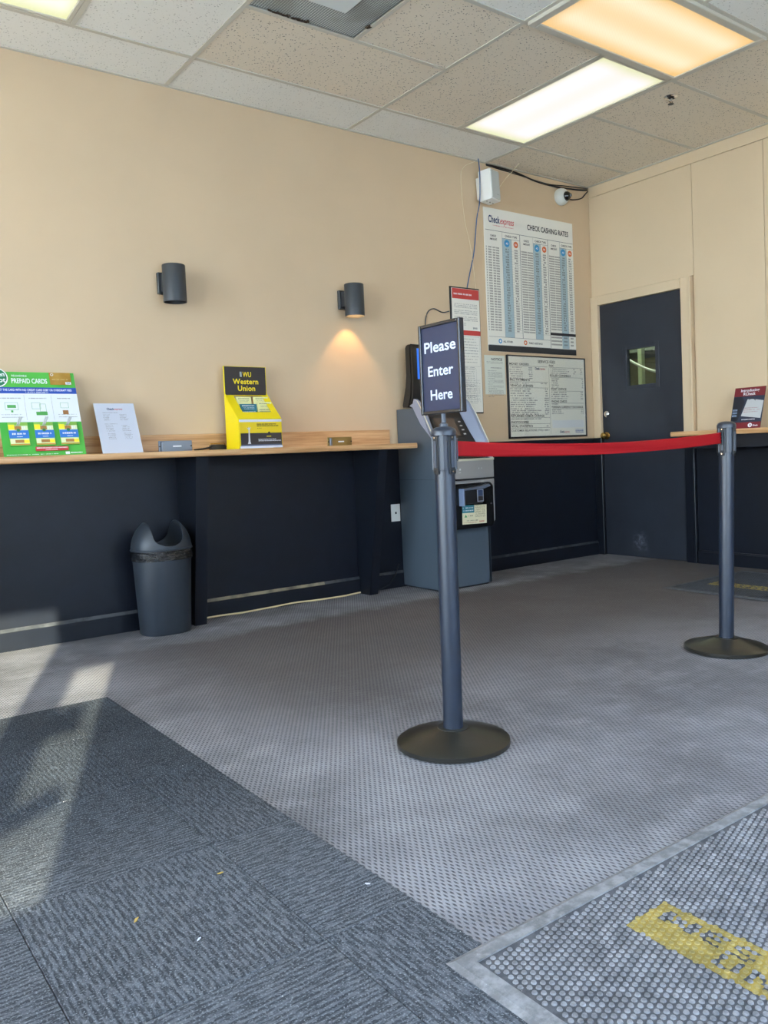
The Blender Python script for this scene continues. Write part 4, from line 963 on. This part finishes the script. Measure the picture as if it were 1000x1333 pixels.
rects('red_label_text', scribble(.150, .034, .295, .006, rr, 1, .15)+scribble(.19, .025, .25, .004, rr, 1, .15), PAPERW, t, Fg, z=.0112)
for k, hx in enumerate((.075, .195, .308)):
    hx += 0
    MB().tube([(hx-.004, .150, .0), (hx-.002, .160, .03), (hx+.010, .188, .050)], .0032, 8).tube([(hx+.004, .150, .0), (hx+.006, .160, .03), (hx+.018, .188, .050)], .0032, 8).obj('peg_hook', mat('clear_grey_hook', 'b9bcbd', .25), t, M=Fg)
def cardpack(x, label):
    c = thing('card_pack', label, 'card pack', Fg @ Vector((x+.045, .05, .012)))
    c['group'] = 'card packs hanging on the green display'
    Fc = Fg @ Matrix.Translation((x, .052, .012)) ; ww, hh = .090, .122
    MB().box(0, ww, 0, hh, -.004, 0).obj('pack', mat('lime_pack', '8cc152', .45), c, M=Fc)
    rects('blue_band', [(0, .038, ww, .080)], mat('sky_blue_print', '2f74c6', .45), c, Fc); rects('pale_field', [(.002, .080, ww-.002, .104), (.002, .010, ww-.002, .036)], mat('pale_lime', 'dfe9b8', .5), c, Fc)
    rects('yellow_flash', [(0, .084, .028, .110), (.064, .012, .088, .030)], mat('yellow_flash', 'f2e030', .5), c, Fc, z=.001)
    rects('card_picture', [(.028, .082, .058, .102), (.024, .014, .064, .030)], mat('card_brown2', 'a8793e', .5), c, Fc, z=.0012)
    rects('orange_foot', [(.002, .003, ww-.002, .008)], mat('orange_foot', 'c98a40', .5), c, Fc, z=.001)
    disc('emblem', .044, .080, .008, mat('emblem_green', '2c7a4a', .5), c, Fc, z=.0016)
    rects('white_print', scribble(.014, .056, .080, .010, rr, 1, .3)+scribble(.034, .044, .062, .004, rr, 1, .3)+[(.064, .084, .068, .100), (.072, .084, .076, .100)], PAPERW, c, Fc, z=.0016)
cardpack(.033, 'blue and lime card pack hanging on the left hook of the green display')
cardpack(.152, 'blue and lime card pack hanging on the middle hook of the green display')
cardpack(.268, 'blue and lime card pack hanging on the right hook of the green display')
# white leaflet in an easel
t = thing('counter_notice', 'white printed sheet leaning on the counter between green display and silver plate', 'sign', (-3.99, -.18, CT))
wid, hei = .212, .292; Fp = frame((-4.103, -.200, CT+.001), (1, 0, 0), (0, .40, .917))
MB().box(0, wid, 0, hei, -.003, 0).obj('sheet', mat('cool_white_sheet', 'c3c8d6', .55), t, M=Fp)
MB().prism([(-.2, CT+.001), (-.06, CT+.001), (-.09, CT+.20)], 'x', -4.02, -3.99).obj('easel', CREAM, t)
lettering([('Check', .064, hei-.040, .013, .038, 'L', 1.5)], NAVY, t, Fp); lettering([('express', .103, hei-.040, .012, .043, 'L', .2, .35)], REDI, t, Fp)
L = scribble(.038, hei-.058, .12, .004, rr)
for (a, z, n_) in ((.038, .222, 5), (.125, .222, 5), (.038, .168, 1), (.042, .158, 5), (.125, .158, 5), (.046, .112, 5), (.130, .112, 5)):
    for q in range(n_): L += scribble(a, z-.0078*q, a+(.046 if n_ > 1 else .07)*rr.uniform(.7, 1), .0036, rr)
rects('small_print', L, GINK, t, Fp, z=.001)
# money transfer brochure holder
t = thing('brochure_holder', 'yellow and black Western Union brochure holder standing on the counter', 'display stand', (-3.21, -.15, CT))
YL = mat('vivid_yellow_card', 'f2d90a', .45); DK = mat('soft_black_print', '322b2b', .45)
xa, xb = -3.352, -3.078
MB().box(xa, xb, -.075, -.070, 1.295, 1.468).obj('back_header', YL, t)
MB().box(xa, xa+.004, -.236, -.07, CT+.001, 1.11).prism([(-.07, 1.11), (-.07, 1.31), (-.085, 1.30), (-.236, 1.147), (-.236, 1.11)], 'x', xa, xa+.004).obj('side_panel', YL, t)
MB().box(xb-.004, xb, -.236, -.07, CT+.001, 1.11).prism([(-.07, 1.11), (-.07, 1.31), (-.085, 1.30), (-.236, 1.147), (-.236, 1.11)], 'x', xb-.004, xb).obj('side_panel', YL, t)
rects('header_print', [(.005, .005, .270, .171)], DK, t, backwall(xa, 1.295, -.075)); FW = backwall(xa, 1.295, -.075)
YT = mat('yellow_ink', 'f4dc20', .6)
lettering([('WU', .148, .112, .030, .055, 'C', 1.0), ('Western', .138, .070, .031, .165, 'C', 1.1), ('Union', .142, .030, .031, .112, 'C', 1.1)], YT, t, FW, z=.0012)
rects('logo_bars', [(.103, .112, .108, .142), (.110, .112, .114, .142)], mat('pale_grey_ink', 'b8c4c8', .6), t, FW, z=.0012)
v0 = Vector((0, -.080, 1.298)); v1 = Vector((0, -.240, 1.150)); up_ = (v0-v1).normalized(); FS = frame((xa, v1.y, v1.z), (1, 0, 0), up_); sl = (v0-v1).length
b = MB(); pa, pb, qa, qb = .052, .236, .062, sl-.002
for q in ((0, .275, 0, qa), (0, pa, qa, sl), (pb, .275, qa, sl), (pa, pb, qb, sl)): b.box(q[0], q[1], q[2], q[3], -.003, 0)
b.obj('sloped_face', YL, t, M=FS)
MB().box(xa, xb, -.240, -.236, CT+.001, 1.148).obj('front_panel', YL, t); FB = backwall(xa, CT+.001, -.2405)
MB().box(xa, xb, -.242, -.2395, CT+.001, 1.152).obj('acrylic_pocket', PLEXI, t)
rects('front_black', [(.008, .018, .270, .088)], DK, t, FB, z=.0022); rects('pocket_lip', [(.002, .001, .273, .014), (.002, .152, .273, .166)], mat('frosted_lip', 'd6dae6', .4), t, FB, z=.0022)
rects('front_yellow', [(.008, .088, .270, .152)], mat('mustard_print', 'e3c516', .45), t, FB, z=.002)
rects('bottom_blue', [(.008, .014, .270, .022)], mat('slate_ink', '55607a', .5), t, FB, z=.0026)
FBl = FB @ Matrix.Translation((0, 0, .0014))
rects('dark_text', scribble(.112, .135, .24, .007, rr, 1, .2)+scribble(.112, .125, .255, .007, rr, 1, .2)+scribble(.112, .113, .145, .004, rr), INK, t, FBl, z=.0016)
rects('pale_text', scribble(.118, .048, .235, .005, rr, 1, .15)+scribble(.118, .040, .265, .005, rr, 1, .15), PAPERW, t, FBl, z=.0016)
rects('mini_logo', scribble(.172, .065, .205, .006, rr, 1, .1), YT, t, FBl, z=.0016); disc('mini_disc', .188, .088, .007, INK, t, FBl, z=.0018)
MB().prism([(.050, .026), (.070, .026), (.066, .040), (.064, .105), (.073, .122), (.064, .116), (.060, .126), (.057, .116), (.046, .120), (.058, .105), (.055, .040)], 'z', .0020, .0028).obj('tower_picture', mat('pale_picture', 'c9cbd2', .6), t, M=FBl)
BRC = mat('cream_brochure', 'ece9a4', .5); TEAL = mat('teal_brochure', '2c7684', .45)
def brochure(label, x, z0, z1, y, m, ink, w_=.095):
    o = thing('brochure', label, 'brochure', (x, y, z0)); o['group'] = 'brochures in the yellow holder'
    Fb = frame((x, y, z0), (1, 0, 0), (0, .15, .99)); MB().box(0, w_, 0, z1-z0, -.006, 0).obj('cover', m, o, M=Fb); hh = z1-z0
    L = scribble(.012, hh-.014, w_-.012, .006, rr, 1, .15)+scribble(.018, hh-.024, w_-.015, .003, rr)+scribble(.018, hh-.031, w_-.015, .003, rr)+scribble(.012, hh-.050, w_-.008, .006, rr, 1, .2)+scribble(.012, hh-.062, w_-.012, .006, rr, 1, .2)
    rects('print', L, ink, o, Fb, z=.001)
    return o
BOT = CT+.01
brochure('cream brochure at the back left of the yellow holder', -3.292, BOT+.06, 1.290, -.135, BRC, GINK)
brochure('cream brochure at the back right of the yellow holder', -3.180, BOT+.06, 1.290, -.135, BRC, GINK)
brochure('cream brochure in front at the right of the yellow holder', -3.178, BOT+.04, 1.258, -.170, BRC, GINK)
brochure('short teal brochure in front at the left of the yellow holder', -3.290, BOT+.04, 1.245, -.175, TEAL, PAPERW, .105)

# ------------------------------------------------------------------ ledge on the right wall
t = thing('wall_ledge', 'short oak-laminate ledge on the right wall past the door', 'shelf', (-.15, -1.8, .95))
MB().box(-.335, -.0005, -3.2, -.968, .952, .987, .006, 3).obj('worktop', WOODY, t, smooth=40)
MB().box(-.285, -.262, -3.15, -1.0, .862, .9515, .002, 1).obj('apron', DARKS, t)
MB().prism([(-.001, .02), (-.15, .02), (-.26, .951), (-.001, .951)], 'y', -1.80, -1.73).obj('bracket', DARKS, t)
t = thing('tabletop_sign', 'maroon and navy Introducing RCheck card standing on the right ledge', 'sign', (-.2, -1.48, .987))
wid, hei = .224, .292; Fr = frame((-.245, -1.383, .988), (0, -1, 0), (.30, 0, .954))
MB().box(0, wid, 0, hei, -.003, 0).obj('sheet', mat('navy_print', '2a3346', .4), t, M=Fr)
MB().prism([(-.24, .988), (-.10, .988), (-.165, 1.2)], 'y', -1.50, -1.47).obj('easel', CREAM, t)
MAR = mat('maroon_print', '74202a', .4)
rects('maroon_bands', [(0, hei-.064, wid, hei), (0, 0, wid, .043)], MAR, t, Fr)
lettering([('Introducing', wid/2+.002, hei-.031, .020, .135, 'C', .8), ('RCheck', wid/2, hei-.057, .021, .088, 'C', .8), ('Illinois', .168, .013, .012, .036, 'L', .8)], PAPERW, t, Fr, z=.0011)
MB().prism([(.072, .088), (.215, .068), (.222, .190), (.150, .204), (.104, .206), (.096, .176)], 'z', .0004, .0010).obj('check_picture', mat('cheque_grey', 'b9bcbe', .5), t, M=Fr)
MB().prism([(.0, .055), (.05, .055), (.085, .19), (.06, .225), (0, .225)], 'z', .0003, .0007).obj('laptop_picture', mat('laptop_dark', '1d222e', .4), t, M=Fr)
rects('keys_picture', [(.006+.007*k, .085+.02*q, .011+.007*k, .098+.02*q) for k in range(5) for q in range(3)], mat('steel_blue_ink', '7d90ac', .5), t, Fr, z=.001)
rects('red_print', scribble(.088, .140, .20, .006, rr)+scribble(.086, .126, .205, .006, rr)+scribble(.086, .112, .19, .006, rr), mat('rose_ink', '9a6064', .6), t, Fr, z=.0013)
rects('caption', scribble(.080, .058, .18, .007, rr, 1, .2), PAPERW, t, Fr, z=.0013)
disc('emblem', .148, .021, .015, PAPERW, t, Fr, z=.001); rects('emblem_cross', [(.146, .012, .150, .030), (.150, .020, .158, .023)], MAR, t, Fr, z=.0016)
MB().tube([(.118, .200, .003), (.13, .214, .004), (.15, .206, .004), (.165, .194, .003)], .002, 6).obj('clip_picture', INK, t, M=Fr)

# ------------------------------------------------------------------ floor mats
def ptin(s, pts): pass
def glyph_mask(text_items):
    """dark letters inside a yellow strip as little rectangles (7x5 block letters, stretched)"""
    FONT = {'W': ['10001', '10001', '10101', '10101', '10101', '11011', '10001'], 'E': ['11111', '10000', '10000', '11110', '10000', '10000', '11111'], 'S': ['01111', '10000', '10000', '01110', '00001', '00001', '11110'],
            'T': ['11111', '00100', '00100', '00100', '00100', '00100', '00100'], 'R': ['11110', '10001', '10001', '11110', '10100', '10010', '10001'], 'N': ['10001', '11001', '10101', '10101', '10011', '10001', '10001'],
            'U': ['10001', '10001', '10001', '10001', '10001', '10001', '01110'], 'I': ['01110', '00100', '00100', '00100', '00100', '00100', '01110'], 'O': ['01110', '10001', '10001', '10001', '10001', '10001', '01110']}
    out = []
    for txt, x, y, cw0, h, sp in text_items:
        for ch in txt:
            g = FONT[ch]; cw = cw0*{'W': 1.65, 'I': .9}.get(ch, 1)
            for r_ in range(7):
                for c_ in range(5):
                    if g[r_][c_] == '1': out.append((x+c_*cw/5-cw*.035, y+h-(r_+1)*h/7-h*.02, x+(c_+1)*cw/5+cw*.035, y+h-r_*h/7+h*.02))
            x += cw+sp
    return out
def floor_mat(label, origin, W_, D_, strip, pitch, det, MATB=MATB, MATN=MATN, MATE=MATE, YEL=YEL, YELN=YELN):
    """local frame: x runs along world -y, y along world +x"""
    t = thing('floor_mat', label, 'mat', (origin[0], origin[1], .004)); F = frame((origin[0], origin[1], .0045), (0, -1, 0), (1, 0, 0))
    bw = .040
    b = MB()
    MB().box(bw, W_-bw, bw, D_-bw, 0, .003).obj('mat_base', MATB, t, M=F)
    def edge(p): b.prism(p, 'z', 0, .0001)
    # chamfered rubber border
    o = [(0, 0), (W_, 0), (W_, D_), (0, D_)]; i_ = [(bw, bw), (W_-bw, bw), (W_-bw, D_-bw), (bw, D_-bw)]; m_ = [(.012, .012), (W_-.012, .012), (W_-.012, D_-.012), (.012, D_-.012)]
    b2 = MB()
    b2.loft([[(p[0], p[1], .0) for p in o], [(p[0], p[1], .0055) for p in m_], [(p[0], p[1], .0065) for p in i_], [(p[0], p[1], .0) for p in i_]], False)
    b2.loft([[(q[3][0], q[3][1], q[4]), (q[0][0], q[0][1], q[4])] for q in [(*L_, zz) for L_, zz in ((o, 0), (m_, .0055), (i_, .0065), (i_, 0))]], False)
    b2.obj('mat_border', MATE, t, M=F)
    (sx0, sx1, sy0, sy1), letters = strip
    masks = glyph_mask(letters)
    rects('yellow_strip', [(sx0, sy0, sx1, sy1)], YEL, t, F, z=.0033)
    rects('strip_letters', masks, MATB, t, F, z=.0038)
    # the moulded nubs
    def nub(bmv, fcs, cx_, cy_, r, z0, z1, n):
        i0 = len(bmv)
        for k in range(n): a = 2*math.pi*k/n; bmv.append((cx_+r*1.12*math.cos(a), cy_+r*1.12*math.sin(a), z0))
        for k in range(n): a = 2*math.pi*k/n; bmv.append((cx_+r*.86*math.cos(a), cy_+r*.86*math.sin(a), z1))
        for k in range(n): fcs.append((i0+k, i0+(k+1) % n, i0+n+(k+1) % n, i0+n+k))
        fcs.append(tuple(i0+n+k for k in range(n)))
    sets = {'g': ([], []), 'y': ([], [])}; an = R(47); ax, ay = (math.cos(an)*pitch, math.sin(an)*pitch); bx, by = (math.cos(an+R(60))*pitch, math.sin(an+R(60))*pitch); NN = int(3/pitch)
    for ia in range(-NN, NN):
        for ib in range(-NN, NN):
            xv, yv = ia*ax+ib*bx, ia*ay+ib*by
            if not (bw+.008 < xv < W_-bw-.006 and bw+.008 < yv < D_-bw-.006): continue
            key = 'g'
            if sx0 < xv < sx1 and sy0 < yv < sy1 and not any(a < xv < c and bb_ < yv < dd for a, bb_, c, dd in masks): key = 'y'
            v, f = sets[key]; nub(v, f, xv, yv, pitch*.335, .002, .0056, det)
    for key, nm, m in (('g', 'rubber_nubs', MATN), ('y', 'yellow_nubs', YELN)):
        v, f = sets[key]
        if not v: continue
        me = bpy.data.meshes.new(nm); me.from_pydata([tuple(F @ Vector(p)) for p in v], [], f); me.update()
        o_ = link(nm, me, m, t); o_['kind'] = 'stuff'
    return t
def WU(x, y, cw, h, sp): return [('WESTERN', x+.027, y+.065, cw, h, sp), ('UNION', x+.171, y+.018, cw, h, sp+.003)]
floor_mat('dark nubbed rubber mat at the near right with yellow WESTERN UNION strip', (-4.55, -3.452), 1.80, 1.20, ((.140, .650, .331, .453), WU(.140, .331, .0425, .038, .0175)), .0155, 8)
FB_, FN_, FE_, FY_ = rubber('far_mat_base', '26272a', '323438'), rubber('far_mat_nub', '34363a', '45474c'), rubber('far_mat_border', '46484c', '56585c'), rubber('far_mat_yellow', '6f6234', '8d7d44')
floor_mat('distant dark rubber mat by the right ledge with faded yellow strip', (-1.094, -1.41), 1.50, .90, ((.14, .65, .275, .397), WU(.14, .275, .0425, .038, .0175)), .0165, 6, FB_, FN_, FE_, FY_, FY_)
# litter
b = MB(); rr = random.Random(8)
def bit(x, y, s, m, nm, lab):
    a = rr.random()*3; M = Matrix.Translation((x, y, .0065)) @ Matrix.Rotation(a, 4, 'Z')
    tag(MB().prism([(-s, -s*.2), (-s*.3, -s*.4), (s, 0), (s*.2, s*.35)], 'z', -.001, .001).obj(nm, m, M=M), lab, 'litter')
STR = mat('dry_straw', 'b89a50', .8); LINT = mat('pale_lint', 'c8cad8', .8)

bit(-4.93, -2.93, .010, STR, 'straw_bit', 'tiny straw fragment on the ribbed dark tiles left of centre')
bit(-4.72, -2.87, .007, STR, 'straw_bit', 'smaller straw fragment on the dark tiles near their joint')
bit(-4.86, -3.08, .006, LINT, 'lint_speck', 'pale lint speck on the near dark tiles')
bit(-4.50, -3.13, .006, LINT, 'lint_speck', 'pale crumb at the edge between dark tiles and grey carpet')
